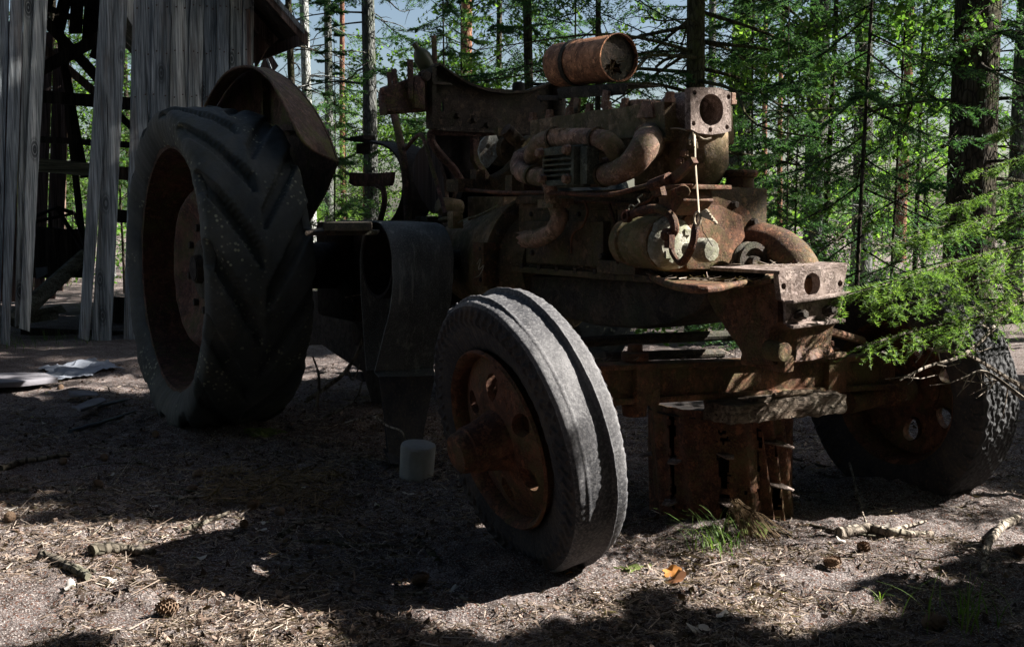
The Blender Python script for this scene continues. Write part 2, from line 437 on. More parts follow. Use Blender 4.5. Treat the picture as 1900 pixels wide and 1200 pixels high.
def mat_ground():
    t = NT('forest_floor')
    n1 = t.noise(.9, 5, .6); n2 = t.noise(6, 6, .7); n3 = t.noise(55, 5, .7); n4 = t.noise(190, 3, .6)
    c = t.ramp(n2, [(.3, (.028, .022, .021)), (.5, (.09, .072, .068)), (.72, (.27, .24, .235))])
    c = t.mix(t.ramp(n1, [(.35, .0), (.65, .45)]), c, (.16, .138, .133))
    c = t.mix(t.ramp(n3, [(.5, 0.), (.6, .9)]), c, (.035, .024, .02))
    c = t.mix(t.ramp(n4, [(.52, 0.), (.64, .8)]), c, (.42, .375, .35))
    c = t.mix(t.ramp(t.noise(120, 2, .5), [(.57, 0.), (.63, .85)]), c, (.10, .04, .022))
    return t.fin(c, .95, t.bump(t.math('ADD', n3, t.math('MULTIPLY', n4, .6)), .016), 0, .15)
M['ground'] = mat_ground()
def simple(name, c, r=.8, b=.002, s=120):
    t = NT(name); n = t.noise(s, 4, .7); n2 = t.noise(6, 4)
    cc = t.mix(t.ramp(n2, [(.3, 0.), (.7, 1.)]), [x * .6 for x in c], [min(1, x * 1.25) for x in c])
    return t.fin(cc, r, t.bump(n, b))
M['twine'] = simple('old_twine', (.42, .36, .27), .9, .001, 400)
M['bottle'] = simple('murky_bottle', (.07, .08, .045), .35, .0005)
M['concrete'] = simple('pale_concrete', (.26, .26, .25), .9, .002, 200)
M['cone'] = simple('cone_scales', (.17, .11, .07), .8, .001)
M['moss'] = simple('moss', (.10, .13, .03), .95, .006, 260)
M['tarp'] = simple('crumpled_pale_sheet', (.22, .24, .28), .7, .002)
M['slab'] = simple('flat_grey_board', (.14, .135, .15), .85, .002, 90)
M['hose'] = simple('black_hose', (.05, .06, .075), .5, .0005)
M['red_leaf'] = simple('red_marker', (.6, .07, .03), .6)
# ------------------------------------------------------------------ TRACTOR
trac = thing('tractor', O, 'rusty stripped old tractor standing on the forest floor in front of the barn', 'tractor')
def px(b, *pts): return [S(x, y, 'b', b) for x, y in pts]
def pa(a, *pts): return [S(x, y, 'a', a) for x, y in pts]
def pc(c, *pts): return [S(x, y, 'c', c) for x, y in pts]
bolt_me = {}
def bolt(parent, p, d, r=.011, h=.012, mat='rust_dark', name='bolt'):
    """hexagonal bolt head on a part; p and d in tractor coordinates"""
    key = (round(r, 4), round(h, 4), mat)
    dw = (FW * d[0] + LF * d[1] + UP * d[2]).normalized()
    if key not in bolt_me:
        m = MB(ID)
        m.lathe([(-.004, r * 1.25), (h * .3, r * 1.25), (h * .3, r), (h * .9, r), (h, r * .8)], (0, 0, 0), (0, 0, 1), 6)
        o = m.build(name, M[mat], parent, origin=T(p)+Vector((0,0,0)), angle=30) if False else None
        bm_ = MB(ID); bm_.v = m.v; bm_.f = m.f
        me = bpy.data.meshes.new(name); b = bmesh.new(); vv = [b.verts.new(q) for q in m.v]
        for f in m.f: b.faces.new([vv[i] for i in f])
        bmesh.ops.recalc_face_normals(b, faces=b.faces); b.to_mesh(me); b.free(); me.materials.append(M[mat])
        bolt_me[key] = me
    o = bpy.data.objects.new(name, bolt_me[key])
    o.rotation_euler = dw.to_track_quat('Z', 'Y').to_euler()
    place(o, T(p), parent)
    return o

# --- engine
m = MB(); m.box((-.56, 0, .945), (1.02, .34, .29))
m.box((-.56, 0, .792), (1.2, .42, .024)); m.box((-.7, .19, .90), (.5, .04, .16)); m.box((-.28, .185, .86), (.16, .03, .07))
m.box((-.62, .178, 1.06), (.86, .03, .03)); m.box((-.36, .20, .825), (.22, .05, .045))
block = m.build('engine_block', M['rust_engine'], trac, bevel=.006, rough=.002, sub=1)
for i in range(9): bolt(block, (-1.1 + i * .12, .205, .80), (0, 0, 1), .010, .014)
for p in ((-.9, .195, .95), (-.5, .195, .95), (-.45, .21, .86), (-.9, .21, .86)): bolt(block, p, (0, 1, 0), .010, .012)
m = MB(); m.prism(px(.15, (983, 224), (1030, 216), (1100, 206), (1200, 192), (1232, 188), (1236, 262), (1215, 268), (985, 302)), (0, -.30, 0))
m.prism(px(.162, (983, 258), (1236, 250), (1236, 255), (984, 264)), (0, -.02, 0))
head = m.build('cylinder_head', M['rust_head'], trac, bevel=.012, rough=.003, sub=2, rscale=30)
for x, y in ((989, 222), (1020, 217), (1057, 212), (1094, 207), (1127, 202), (1160, 197), (1243, 186)):
    p = S(x, y, 'b', .13); bolt(head, (p[0], .13, p[2] - .003), (0, 0, 1), .016, .03, 'rust_manifold', 'stud_nut')
    bolt(head, (p[0] + .05, -.09, p[2] - .003), (0, 0, 1), .016, .034, 'rust_manifold', 'stud_nut')
m = MB()
a0, a1 = S(1166, 190, 'b', .1), S(1240, 186, 'b', .1)
m.prism(px(.16, (1180, 220), (1192, 186), (1207, 188), (1212, 218)), (0, -.05, 0))
m.prism(px(.12, (1150, 195), (1170, 185), (1192, 184), (1188, 197)), (0, -.08, 0))
m.build('lifting_bracket', M['rust_manifold'], head, bevel=.003)
# struts between the head and the tank bracket
m = MB(); m.bar(S(1068, 212, 'b', .1), S(1072, 182, 'b', .1), .012, .035, (1, 0, 0)); m.bar(S(1045, 240, 'b', .0), S(1066, 182, 'b', .0), .012, .03, (1, 0, 0))
m.bar(S(1121, 202, 'b', .1), S(1126, 168, 'b', .1), .012, .035, (1, 0, 0))
m.build('bracket_strut', M['rust_manifold'], trac, bevel=.003)
# water outlet flange
AF = -.10
cs = pa(AF, (1281, 163), (1300, 162), (1335, 163), (1356, 172), (1357, 243), (1345, 247), (1320, 250), (1295, 247), (1282, 240))
hc = S(1320, 204, 'a', AF)
outer = [(p[1], p[2]) for p in cs]
def circ(u, v, r, n=20): return [(u + r * math.cos(2 * PI * i / n), v + r * math.sin(2 * PI * i / n)) for i in range(n)]
hol = [circ(hc[1], hc[2], .051, 28)]
for q in ((1289, 172), (1352, 180), (1349, 236), (1287, 229), (1318, 241)):
    p = S(*q, 'a', AF); hol.append(circ(p[1], p[2], .0085, 10))
m = MB(); m.plate(outer, hol, lambda u, v, w: Vector((w, u, v)), AF - .028, AF)
m.lathe([(0, .062), (.16, .072)], (AF - .028, hc[1], hc[2]), (-1, 0, 0), 24, False)
m.lathe([(0, .0512), (.16, .0512), (.161, .001)], (AF - .026, hc[1], hc[2]), (-1, 0, 0), 24, False)
m.build('water_outlet', M['rust_pale'], trac, rough=.0012, rscale=60)
# pump casing below the outlet
pcn = S(1290, 300, 'b', 0)
m = MB(); m.lathe([(0, .07), (.05, .098), (.08, .108), (.185, .108), (.195, .09)], (pcn[0], -.005, 1.09), (0, 0, 1), 12)
m.box((pcn[0], 0, 1.085), (.25, .22, .02)); m.box((pcn[0] - .1, 0, 1.18), (.16, .24, .16))
pump = m.build('water_pump', M['rust_head'], trac, bevel=.006, rough=.003, sub=1, rscale=25, angle=50)
for q in ((1270, 285), (1262, 300)): bolt(pump, S(*q, 'b', .105), (.4, 1, 0), .012, .016, 'rust_manifold')
# manifold: two stacked pipes and the ribbed cover
m = MB()
m.tube(spline([S(1000, 300, 'b', .18), S(988, 288, 'b', .26), S(1006, 264, 'b', .29), S(1045, 256, 'b', .30), S(1100, 258, 'b', .30), S(1132, 266, 'b', .29), S(1150, 296, 'b', .24), S(1156, 308, 'b', .17)], 8),
       [.030, .032, .033] + [.034] * 54, 16)
m.tube(spline([S(985, 285, 'b', .18), S(966, 296, 'b', .25), S(966, 318, 'b', .28), S(1000, 328, 'b', .29), S(1060, 330, 'b', .29), S(1120, 326, 'b', .29), S(1162, 312, 'b', .28), S(1186, 288, 'b', .26), S(1200, 268, 'b', .22), S(1206, 258, 'b', .13)], 8),
       [.034] * 36 + [.034 + .0006 * i for i in range(37)], 16)
m.lathe([(-.02, .058), (.0, .060), (.02, .058)], S(1204, 262, 'b', .16), (0, 1, -.2), 20); m.lathe([(-.02, .05), (.0, .052), (.02, .05)], S(994, 292, 'b', .175), (0, 1, 0), 18); m.lathe([(-.02, .05), (.0, .052), (.02, .05)], S(1152, 300, 'b', .19), (.2, 1, .2), 18)
m.box(S(1043, 245, 'b', .29), (.12, .07, .018)); m.box(S(1043, 252, 'b', .3), (.05, .06, .03))
man = m.build('exhaust_manifold', M['rust_manifold'], trac, rough=.0025, rscale=35)
c0 = S(1006, 276, 'b', .375); c1 = S(1064, 338, 'b', .375)
u0, u1, w0, w1 = c0[0], c1[0], c1[2] - .01, c0[2]
sl = []
for i in range(5):
    z = w0 + (w1 - w0) * (.2 + .62 * i / 4.4); hh = (w1 - w0) * .043
    sl.append([(u0 + .014, z - hh), (u1 - .02, z - hh), (u1 - .014, z), (u1 - .02, z + hh), (u0 + .014, z + hh), (u0 + .008, z)])
m = MB(); m.plate([(u0, w0), (u1, w0), (u1, w1), (u0, w1)], sl, lambda u, v, w: Vector((u, w, v)), .345, .375)
m.box(((u0 + u1) / 2, .327, (w0 + w1) / 2), (u1 - u0 + .02, .034, w1 - w0 + .012))
m.box((u1 + .028, .33, (w0 + w1) / 2), (.04, .05, (w1 - w0) * .95))
cov = m.build('ribbed_cover', M['cover_green'], man, bevel=.003, rough=.001, rscale=60)
for q in ((1004, 284), (1054, 278), (1008, 332), (1054, 332)): bolt(cov, S(*q, 'b', .376), (0, 1, 0), .015, .02, 'rust_manifold')
# exhaust down pipe with torn end
m = MB(); m.tube([S(1020, 338, 'b', .36), S(1024, 372, 'b', .33)], .026, 8); m.box(S(1027, 378, 'b', .3), (.10, .07, .03)); m.box(S(1043, 374, 'b', .28), (.07, .05, .02))
P = spline([S(1030, 378, 'b', .28), S(1038, 402, 'b', .28), S(1026, 428, 'b', .28), S(1000, 442, 'b', .285), S(975, 444, 'b', .29)], 8)
m.tube(P, [.031] * 20 + [.033] * (len(P) - 20), 14, False)
m.tube(P[-7:], .027, 14, False)
e0 = P[-1]; dr = (P[-1] - P[-2]).normalized(); ex, ey = frame(dr)
for k in range(9):
    an = k * .7 + .2; q0 = e0 + (ex * math.cos(an) + ey * math.sin(an)) * .032; q1 = e0 + (ex * math.cos(an + .5) + ey * math.sin(an + .5)) * .032
    m.prism([q0, q1, (q0 + q1) / 2 + dr * (.012 + .02 * ((k * 7) % 5) / 4)], (0, .002, 0))
m.build('exhaust_elbow', M['rust_manifold'], trac, rough=.002, rscale=40)
# throttle rod
m = MB(); m.tube(spline(px(.36, (852, 350), (885, 354), (940, 358), (1025, 358), (1100, 362), (1140, 360), (1180, 350), (1216, 340)), 5), .0075, 8)
m.tube(px(.36, (1208, 344), (1240, 331)), .017, 8)
m.prism(px(.35, (1238, 328), (1282, 292), (1287, 302), (1248, 340)), (0, -.018, 0))
m.tube([S(1232, 336, 'b', .37), S(1242, 329, 'b', .33)], .016, 8)
m.prism(px(.34, (1208, 344), (1224, 345), (1228, 362), (1215, 366), (1206, 356)), (0, -.02, 0))
m.build('control_rod', M['rust_red'], trac, rough=.001)
# small pipes, wires and studs that make the side of the engine busy
m = MB()
m.tube(spline(px(.22, (1000, 378), (1060, 374), (1120, 376), (1180, 380), (1205, 372), (1215, 360)), 5), .0055, 6)
m.tube(spline(px(.24, (1085, 372), (1090, 395), (1080, 420), (1062, 436), (1060, 470)), 5), .0045, 6)
m.tube(spline(px(.24, (1130, 378), (1142, 420), (1150, 470), (1145, 488)), 5), .006, 6)
m.build('fuel_pipe', M['rust_red'], block, rough=.0006, rscale=60)
m = MB()
m.tube(spline(px(.36, (1172, 398), (1178, 384), (1186, 376), (1183, 368), (1192, 362)), 5), .0028, 5)
m.tube(spline(px(.36, (1178, 384), (1170, 380), (1166, 388), (1173, 394)), 4), .0022, 5)
m.tube(spline(px(.30, (835, 425), (860, 408), (890, 398), (925, 380)), 5), .003, 5)
m.tube(spline(px(.34, (885, 490), (892, 480), (888, 500), (898, 492), (890, 510), (880, 515)), 4), .0018, 5)
m.build('wire', M['alloy'], block)
m = MB()
for (x, y, b_, d_) in ((1030, 257, .297, (1, .1, .1)), (1108, 258, .298, (1, 0, -.1)), (992, 326, .287, (1, .2, -.3)), (1120, 325, .29, (1, 0, .1)), (1172, 302, .27, (.7, -.2, .7))):
    m = MB(); m.lathe([(-.007, .036), (-.007, .0415), (.007, .0415), (.007, .036)], S(x, y, 'b', b_), d_, 18, False); m.build('clamp', M['rust_engine'], man)
for x, y in ((1000, 312), (1030, 312), (1100, 305), (1130, 300), (1178, 292), (1216, 282)): bolt(man, S(x, y, 'b', .19), (0, 1, 0), .013, .03, 'rust_manifold', 'stud_nut')
for i in range(7): bolt(head, (-.9 + i * .12, .166, 1.245), (0, 1, 0), .008, .008, 'rust_head')
m = MB()
for u0_, u1_ in ((-.98, -.72), (-.66, -.42)):
    m.box(((u0_ + u1_) / 2, .172, .945), (u1_ - u0_, .012, .15))
m.box((-.34, .18, .99), (.1, .03, .12)); m.box((-.2, .18, 1.0), (.06, .05, .05))
cv = m.build('side_cover', M['rust_engine'], block, bevel=.004, rough=.0015, sub=2, rscale=30)
for u_ in (-.96, -.74, -.64, -.44):
    for z_ in (.885, 1.005): bolt(cv, (u_, .179, z_), (0, 1, 0), .008, .008)
# carburettor remains by the dynamo
m = MB(); m.prism(px(.3, (1222, 360), (1262, 345), (1268, 372), (1250, 400), (1222, 390)), (0, -.12, 0)); m.box(S(1290, 348, 'b', .2), (.16, .16, .014))
m.tube([S(1268, 352, 'b', .2), S(1268, 356, 'b', .34)], .02, 10)
m.build('carburettor_body', M['rust_red'], trac, bevel=.004, rough=.003, sub=1, rscale=50)
# dynamo
dc = Vector((-.035, .28, .915))
m = MB(); m.lathe([(-.20, .05), (-.195, .07), (-.15, .078), (-.145, .070), (-.125, .070), (-.12, .082), (.0, .082), (.004, .086), (.02, .086), (.025, .07)], dc, (1, 0, 0), 28)
dyn = m.build('dynamo', M['rust_moss'], trac, rough=.0025, rscale=30)
m = MB(); m.lathe([(0, .084), (.025, .078), (.04, .062), (.045, .03)], dc + Vector((.026, 0, 0)), (1, 0, 0), 24)
for k in range(6):
    an = k * PI / 3 + .3; m.box(dc + Vector((.062, math.cos(an) * .05, math.sin(an) * .05)), (.026, .026, .018))
m.build('end_shield', M['alloy'], dyn, rough=.006, rscale=30)
m = MB(); m.lathe([(-.04, .02), (0, .022), (.01, .034), (.025, .038), (.05, .038), (.066, .032), (.07, .01)], S(1303, 464, 'b', .28) - Vector((.03, 0, 0)), (1, -.1, 0), 10)
m.build('dynamo_pulley', M['alloy'], dyn, rough=.001)
m = MB(); m.tube(spline([S(1170, 400, 'b', .36), S(1195, 390, 'b', .37), S(1225, 388, 'b', .37), S(1246, 402, 'b', .36), S(1252, 425, 'b', .36), S(1243, 440, 'b', .36)], 5), .014, 8)
m.lathe([(0, .02), (.02, .02), (.02, .011), (-.001, .011)], S(1168, 401, 'b', .36), (0, 1, 0), 12, False)
m.sphere(S(1238, 436, 'b', .375), .022, 10); m.box(S(1242, 448, 'b', .375), (.025, .02, .04))
m.build('adjusting_arm', M['rust_red'], dyn, rough=.001)
m = MB(); m.tube(spline([S(1298, 402, 'b', .33), S(1290, 425, 'b', .36), S(1286, 450, 'b', .37), S(1275, 475, 'b', .37), S(1262, 488, 'b', .36), S(1248, 470, 'b', .36), S(1246, 455, 'b', .36)], 5), .012, 8, flat=.7)
m.build('curved_lever', M['rust_red'], dyn, rough=.001)
# timing cover, filler, coolant elbow, fan pulley, tray
m = MB(); m.prism(pa(.0, (1245, 505), (1248, 412), (1262, 385), (1290, 368), (1335, 366), (1372, 376), (1392, 392), (1404, 420), (1398, 455), (1385, 505)), (-.1, 0, 0))
m.prism(pa(.02, (1268, 405), (1300, 380), (1340, 380), (1378, 400), (1384, 440), (1370, 500), (1275, 500)), (-.02, 0, 0))
tim = m.build('timing_cover', M['rust_axle'], trac, bevel=.015, rough=.003, sub=1, rscale=25)
for q in ((1258, 400), (1300, 374), (1362, 380), (1398, 412), (1402, 418)): bolt(tim, S(*q, 'a', .004), (1, 0, 0), .011, .014)
fc = S(1372, 380, 'b', -.12)
m = MB(); m.lathe([(-.05, .052), (.0, .05), (.125, .046), (.128, .056), (.142, .06), (.15, .055), (.152, .04), (.10, .038)], (fc[0], -.12, S(1372, 400, 'b', -.12)[2]), (0, 0, 1), 24, False)
m.build('filler_neck', M['rust_red'], trac, rough=.002)
m = MB(); m.lathe([(0, .10), (.03, .10), (.05, .07), (.055, .01)], (fc[0] - .05, -.03, .985), (0, .1, 1), 16); m.build('side_casting', M['rust_engine'], trac, bevel=.02, rough=.003, sub=1)
m = MB(); P = spline([S(1372, 462, 'b', -.05), S(1405, 452, 'b', -.08), S(1440, 462, 'b', -.1), S(1470, 485, 'b', -.1), S(1486, 515, 'b', -.1)], 8)
m.tube(P, [.07] * len(P), 20); m.lathe([(0, .078), (.015, .078)], P[0], P[1] - P[0], 20)
m.build('coolant_pipe', M['rust_axle'], trac, rough=.002)
fp = S(1392, 486, 'b', .02)
m = MB(); m.lathe([(-.03, .02), (-.02, .062), (-.012, .064), (0, .05), (.012, .064), (.02, .062), (.021, .045), (.006, .04), (.006, .02), (.03, .018)], fp, (1, 0, 0), 28)
m.build('fan_pulley', M['rust_dark'], trac)
tro = pc(.792, (1208, 500), (1212, 520), (1250, 537), (1310, 545), (1370, 534), (1425, 519), (1446, 513), (1430, 506), (1370, 500), (1290, 492))
tro = spline(tro + [tro[0]], 5)[:-1]
m = MB(); m.prism(tro, (0, 0, .008)); m.tube([q + Vector((0, 0, .012)) for q in tro[:28]], [.004] + [.013] * 12 + [.013 - .0006 * k for k in range(15)], 8)
m.build('side_tray', M['rust_axle'], trac, bevel=.003, rough=.002)
# oil pan
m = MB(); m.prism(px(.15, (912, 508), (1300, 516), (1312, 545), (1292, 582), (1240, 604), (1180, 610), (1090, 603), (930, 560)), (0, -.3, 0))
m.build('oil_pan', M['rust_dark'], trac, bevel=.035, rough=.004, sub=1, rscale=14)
# flywheel and bell housing, gearbox
fl = Vector((-1.13, 0, .80))
m = MB(); m.lathe([(-.01, .20), (-.012, .288), (-.02, .292), (.012, .292), (.016, .285), (.018, .24), (.05, .22), (.12, .19)], fl, (1, 0, 0), 48)
fly = m.build('flywheel_housing', M['rust_engine'], trac, rough=.002)
m = MB(); m.lathe([(-.016, .286), (-.016, .297), (.010, .297), (.010, .286)], fl, (1, 0, 0), 56, False); m.build('flange_rim', M['rust_head'], fly, rough=.001)
for k in range(10):
    an = R_(8 + k * 22); bolt(fly, fl + Vector((.018, math.cos(an) * .268, math.sin(an) * .268)), (1, 0, 0), .012, .014)
m = MB(); m.lathe([(0, .278), (-.05, .275), (-.3, .23), (-.5, .19), (-.62, .185), (-.63, .02)], fl - Vector((.03, 0, 0)), (1, 0, 0), 40)
m.box((-1.45, .0, 1.03), (.3, .2, .1)); m.lathe([(0, .05), (.06, .045), (.1, .03)], S(850, 392, 'b', .2), (0, 1, .3), 12)
m.box(S(845, 408, 'b', .3), (.05, .05, .07)); m.tube(px(.3, (846, 402), (815, 408)), .01, 8)
m.build('bell_housing', M['rust_head'], trac, bevel=.005, rough=.004, sub=0, rscale=20)
m = MB(); q = S(886, 490, 'b', .31)
m.box((q[0], .30, q[2]), (.085, .012, .17)); m.box((q[0] + .04, .28, q[2]), (.012, .06, .17)); m.box((q[0], .26, q[2] + .06), (.08, .1, .02))
mb = m.build('mounting_bracket', M['rust_axle'], trac, bevel=.003)
for dz in (-.06, .06): bolt(mb, (q[0] + .02, .306, q[2] + dz), (0, 1, 0), .008, .006, 'rust_black')
m = MB(); m.prism([(-3.0, .2, .5), (-1.7, .17, .6), (-1.7, .17, .93), (-1.95, .2, .9), (-3.0, .22, .9)], (0, -.4, 0))
m.box((-2.68, 0, .72), (.5, .56, .5)); m.prism([(-2.9, .1, .3), (-2.3, .1, .42), (-2.3, .1, .55), (-2.9, .1, .55)], (0, -.2, 0))
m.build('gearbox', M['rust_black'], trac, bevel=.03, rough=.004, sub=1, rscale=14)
m = MB()
gt = pc(.93, (566, 437), (700, 436), (712, 428), (640, 424), (590, 428)); m.prism(gt, (0, 0, .016))
m.prism(pc(.947, (600, 428), (690, 429), (690, 421), (640, 418)), (0, 0, .03))
m.box(S(640, 416, 'b', .2), (.24, .12, .03)); m.box(S(800, 408, 'b', .25), (.12, .1, .03)); m.box(S(770, 412, 'b', .25), (.3, .12, .02))
m.build('gearbox_lid', M['rust_dark'], trac, bevel=.005, rough=.004, sub=1, rscale=40)
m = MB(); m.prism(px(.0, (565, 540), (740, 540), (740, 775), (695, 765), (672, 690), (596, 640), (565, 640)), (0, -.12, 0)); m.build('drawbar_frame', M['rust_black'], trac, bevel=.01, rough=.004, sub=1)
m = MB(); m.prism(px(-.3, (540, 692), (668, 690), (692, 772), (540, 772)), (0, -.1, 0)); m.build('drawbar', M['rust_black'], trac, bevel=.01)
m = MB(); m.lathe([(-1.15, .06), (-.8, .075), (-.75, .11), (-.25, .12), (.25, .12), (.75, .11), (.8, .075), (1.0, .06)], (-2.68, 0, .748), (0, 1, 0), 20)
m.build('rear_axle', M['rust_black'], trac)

# --- dash cradle, brackets and fuel tank
AC = -1.46
out = [(p[1], p[2]) for p in pa(AC, (797, 128), (808, 123), (830, 140), (860, 159), (895, 171), (930, 176), (970, 173), (1000, 163), (1028, 151), (1042, 150), (1043, 238), (985, 246), (800, 240))]
so = S(821, 198, 'a', AC); so2 = S(1003, 188, 'a', AC); rib = S(818, 158, 'a', AC)
hol = [[(so[1] + dx * .006, so[2] + dz * .018) for dx, dz in ((-1, -1), (0, -1.2), (1, -1), (1, 1), (0, 1.2), (-1, 1))], circ(so2[1], so2[2], .008, 8)]
m = MB(); m.plate(out, hol, lambda u, v, w: Vector((w, u, v)), AC - .014, AC)
edge = [Vector((AC, u, v)) for u, v in out[:10]]
for i in range(9):
    a_, b_ = edge[i], edge[i + 1]
    m.prism([a_, b_, b_ + Vector((0, 0, .010)), a_ + Vector((0, 0, .010))], (.045, 0, 0))
m.box((AC + .02, out[0][0] + .004, (out[0][1] + out[12][1]) / 2), (.06, .02, out[0][1] - out[12][1]))
m.box((AC + .02, (out[11][0] + out[12][0]) / 2, out[12][1]), (.06, out[12][0] - out[11][0], .016))
q = S(1040, 195, 'a', AC); m.lathe([(-.09, .028), (.1, .028)], (AC + .02, q[1] + .02, q[2]), (0, 0, 1), 12)
m.box((AC + .03, rib[1] + .02, rib[2]), (.05, .09, .01))
dash = m.build('dash_panel', M['rust_dark'], trac, rough=.002, rscale=30)
for qq in ((850, 214), (880, 222), (905, 232)): bolt(dash, S(*qq, 'a', AC + .002), (1, 0, 0), .012, .012)
A2 = AC + .01
m = MB()
m.tube(spline(pa(A2, (800, 244), (801, 262), (815, 285), (840, 312), (862, 345)), 5), .018, 8)
m.bar(*pa(A2, (880, 246), (882, 300)), .03, .03, (1, 0, 0)); m.bar(*pa(A2, (882, 298), (905, 335)), .03, .03, (1, 0, 0))
m.bar(*pa(A2, (798, 246), (985, 252)), .04, .022)
m.build('dash_support', M['rust_dash'], trac, bevel=.003, rough=.002)
m = MB(); m.prism(pa(AC - .04, (808, 248), (890, 250), (905, 340), (858, 345), (812, 285)), (-.01, 0, 0)); m.build('firewall_panel', M['rust_black'], trac)
mp_ = pa(-1.2, (893, 262), (902, 253), (921, 251), (926, 262), (926, 286), (916, 300), (905, 312), (893, 300), (888, 280))
h1 = S(906, 272, 'a', -1.2); h2 = S(914, 285, 'a', -1.2)
m = MB(); m.plate([(p[1], p[2]) for p in mp_], [circ(h1[1], h1[2], .011, 10), circ(h2[1], h2[2], .008, 10)], lambda u, v, w: Vector((w, u, v)), -1.21, -1.2)
m.build('magneto_plate', M['plate_white'], trac)
mg = S(945, 278, 'a', -1.2)
m = MB(); m.lathe([(-.1, .05), (-.1, .062), (.05, .062), (.055, .03)], mg, (1, .1, 0), 18); m.box(mg + Vector((-.02, .03, .07)), (.03, .04, .03))
m.build('magneto', M['rust_engine'], trac, rough=.002)
m = MB(); m.tube(spline(pa(-1.12, (938, 240), (955, 256), (968, 272), (960, 300), (940, 322), (915, 338)), 6), [.028] * 31, 10)
m.tube(spline(pa(-1.12, (985, 262), (975, 268), (966, 278)), 6), .03, 10); m.box(S(900, 345, 'a', -1.2), (.1, .3, .05)); m.box(S(952, 343, 'b', .3), (.05, .04, .07)); m.box(S(886, 332, 'b', .3), (.05, .04, .07))
m.build('magneto_bracket', M['rust_engine'], trac, bevel=.004, rough=.003)
AB = AC + .02
m = MB(); m.prism(pa(AB, (714, 172), (720, 160), (757, 148), (792, 134), (797, 206), (718, 213)), (-.07, 0, 0))
m.box(S(776, 172, 'a', AB + .012), (.03, .05, .13)); m.bar(*pa(AB + .012, (720, 204), (748, 203)), .012, .012)
for zz in (160, 175): m.box(S(710, zz + 10, 'a', AB), (.02, .02, .03))
box_ = m.build('control_box', M['rust_dash'], trac, bevel=.006, rough=.003, sub=1)
bolt(box_, S(786, 142, 'a', AB + .005), (1, 0, 0), .022, .03)
bolt(box_, S(757, 160, 'a', AB + .005), (1, 0, 0), .012, .02)
for (x0, y0, x1, y1, w) in ((724, 164, 722, 134, .018), (733, 160, 731, 128, .022), (762, 184, 761, 111, .024)):
    m = MB(); m.bar(*pa(AB - .01 if y0 < 180 else AB + .02, (x0, y0), (x1, y1)), .008, w, (0, 1, 0)); m.build('lever', M['rust_dash'], box_, bevel=.002, rough=.002)
m = MB(); m.bar(*pa(AC - .03, (807, 135), (805, 66)), .01, .022, (0, 1, 0)); m.build('lever', M['rust_dash'], dash, bevel=.002, rough=.002)
# second cradle behind, cap seen above the front one
m = MB(); m.prism(pa(AC - .5, (850, 158), (960, 168), (1005, 172), (1005, 230), (850, 230)), (-.012, 0, 0)); m.build('rear_cradle', M['rust_dark'], trac)
q = S(962, 160, 'a', AC - .3); m = MB(); m.lathe([(-.05, .03), (0, .03), (.014, .026), (.02, .01)], q, (0, 0, 1), 16); m.build('steering_stub', M['rust_black'], trac)
# tank on its bracket
m = MB()
for b_ in (.075, -.075): m.prism(px(b_, (1036, 166), (1160, 155), (1166, 160), (1160, 176), (1040, 184)), (0, .008, 0))
m.prism([S(1036, 163, 'b', .08), S(1160, 154, 'b', .08), S(1160, 154, 'b', .08) - Vector((0, .16, 0)), S(1036, 163, 'b', .08) - Vector((0, .16, 0))], (0, 0, -.006))
m.bar(S(1040, 182, 'b', .06), S(1000, 182, 'b', .06), .02, .02)
m.build('tank_bracket', M['rust_dark'], trac, bevel=.002, rough=.001)
t0, t1 = S(1038, 121, 'b', 0), S(1148, 107, 'b', 0); td = (t1 - t0).normalized(); tl = (t1 - t0).length
m = MB(); m.lathe([(0, .01), (0, .078), (.006, .084), (tl * .5, .085), (tl - .012, .085), (tl - .01, .088), (tl + .004, .088), (tl + .004, .083), (tl - .016, .082)], t0, td, 40, False, lambda a, i: .01 * math.sin(a * 3 + i) + .006 * math.sin(a * 7 + 2 * i))
tank = m.build('fuel_tank', M['rust_tank'], trac, rough=.002, rscale=25, angle=50)
ex, ey = frame(td)
if ey.z < 0: ey = -ey
ex = ey.cross(td)
ang = [k * 2 * PI / 36 for k in range(36)]
hole = []
for k in range(15):
    a_ = 2 * PI * k / 15; r_ = .030 + .010 * math.sin(k * 2.3) + .006 * math.sin(k * 5.1)
    hole.append((.012 + r_ * 1.15 * math.cos(a_), -.036 + r_ * .75 * math.sin(a_)))
m = MB(); m.plate([(.082 * math.cos(a), .082 * math.sin(a)) for a in ang], [hole], lambda u, v, w: t0 + td * w + ex * u + ey * v, tl - .016, tl - .013)
m.build('tank_end', M['rust_dark'], tank, rough=.002)
m = MB(); m.lathe([(-.012, .0855), (-.012, .09), (.012, .09), (.012, .0855)], t0 + td * tl * .34, td, 40, False); m.build('tank_strap', M['rust_dark'], tank)
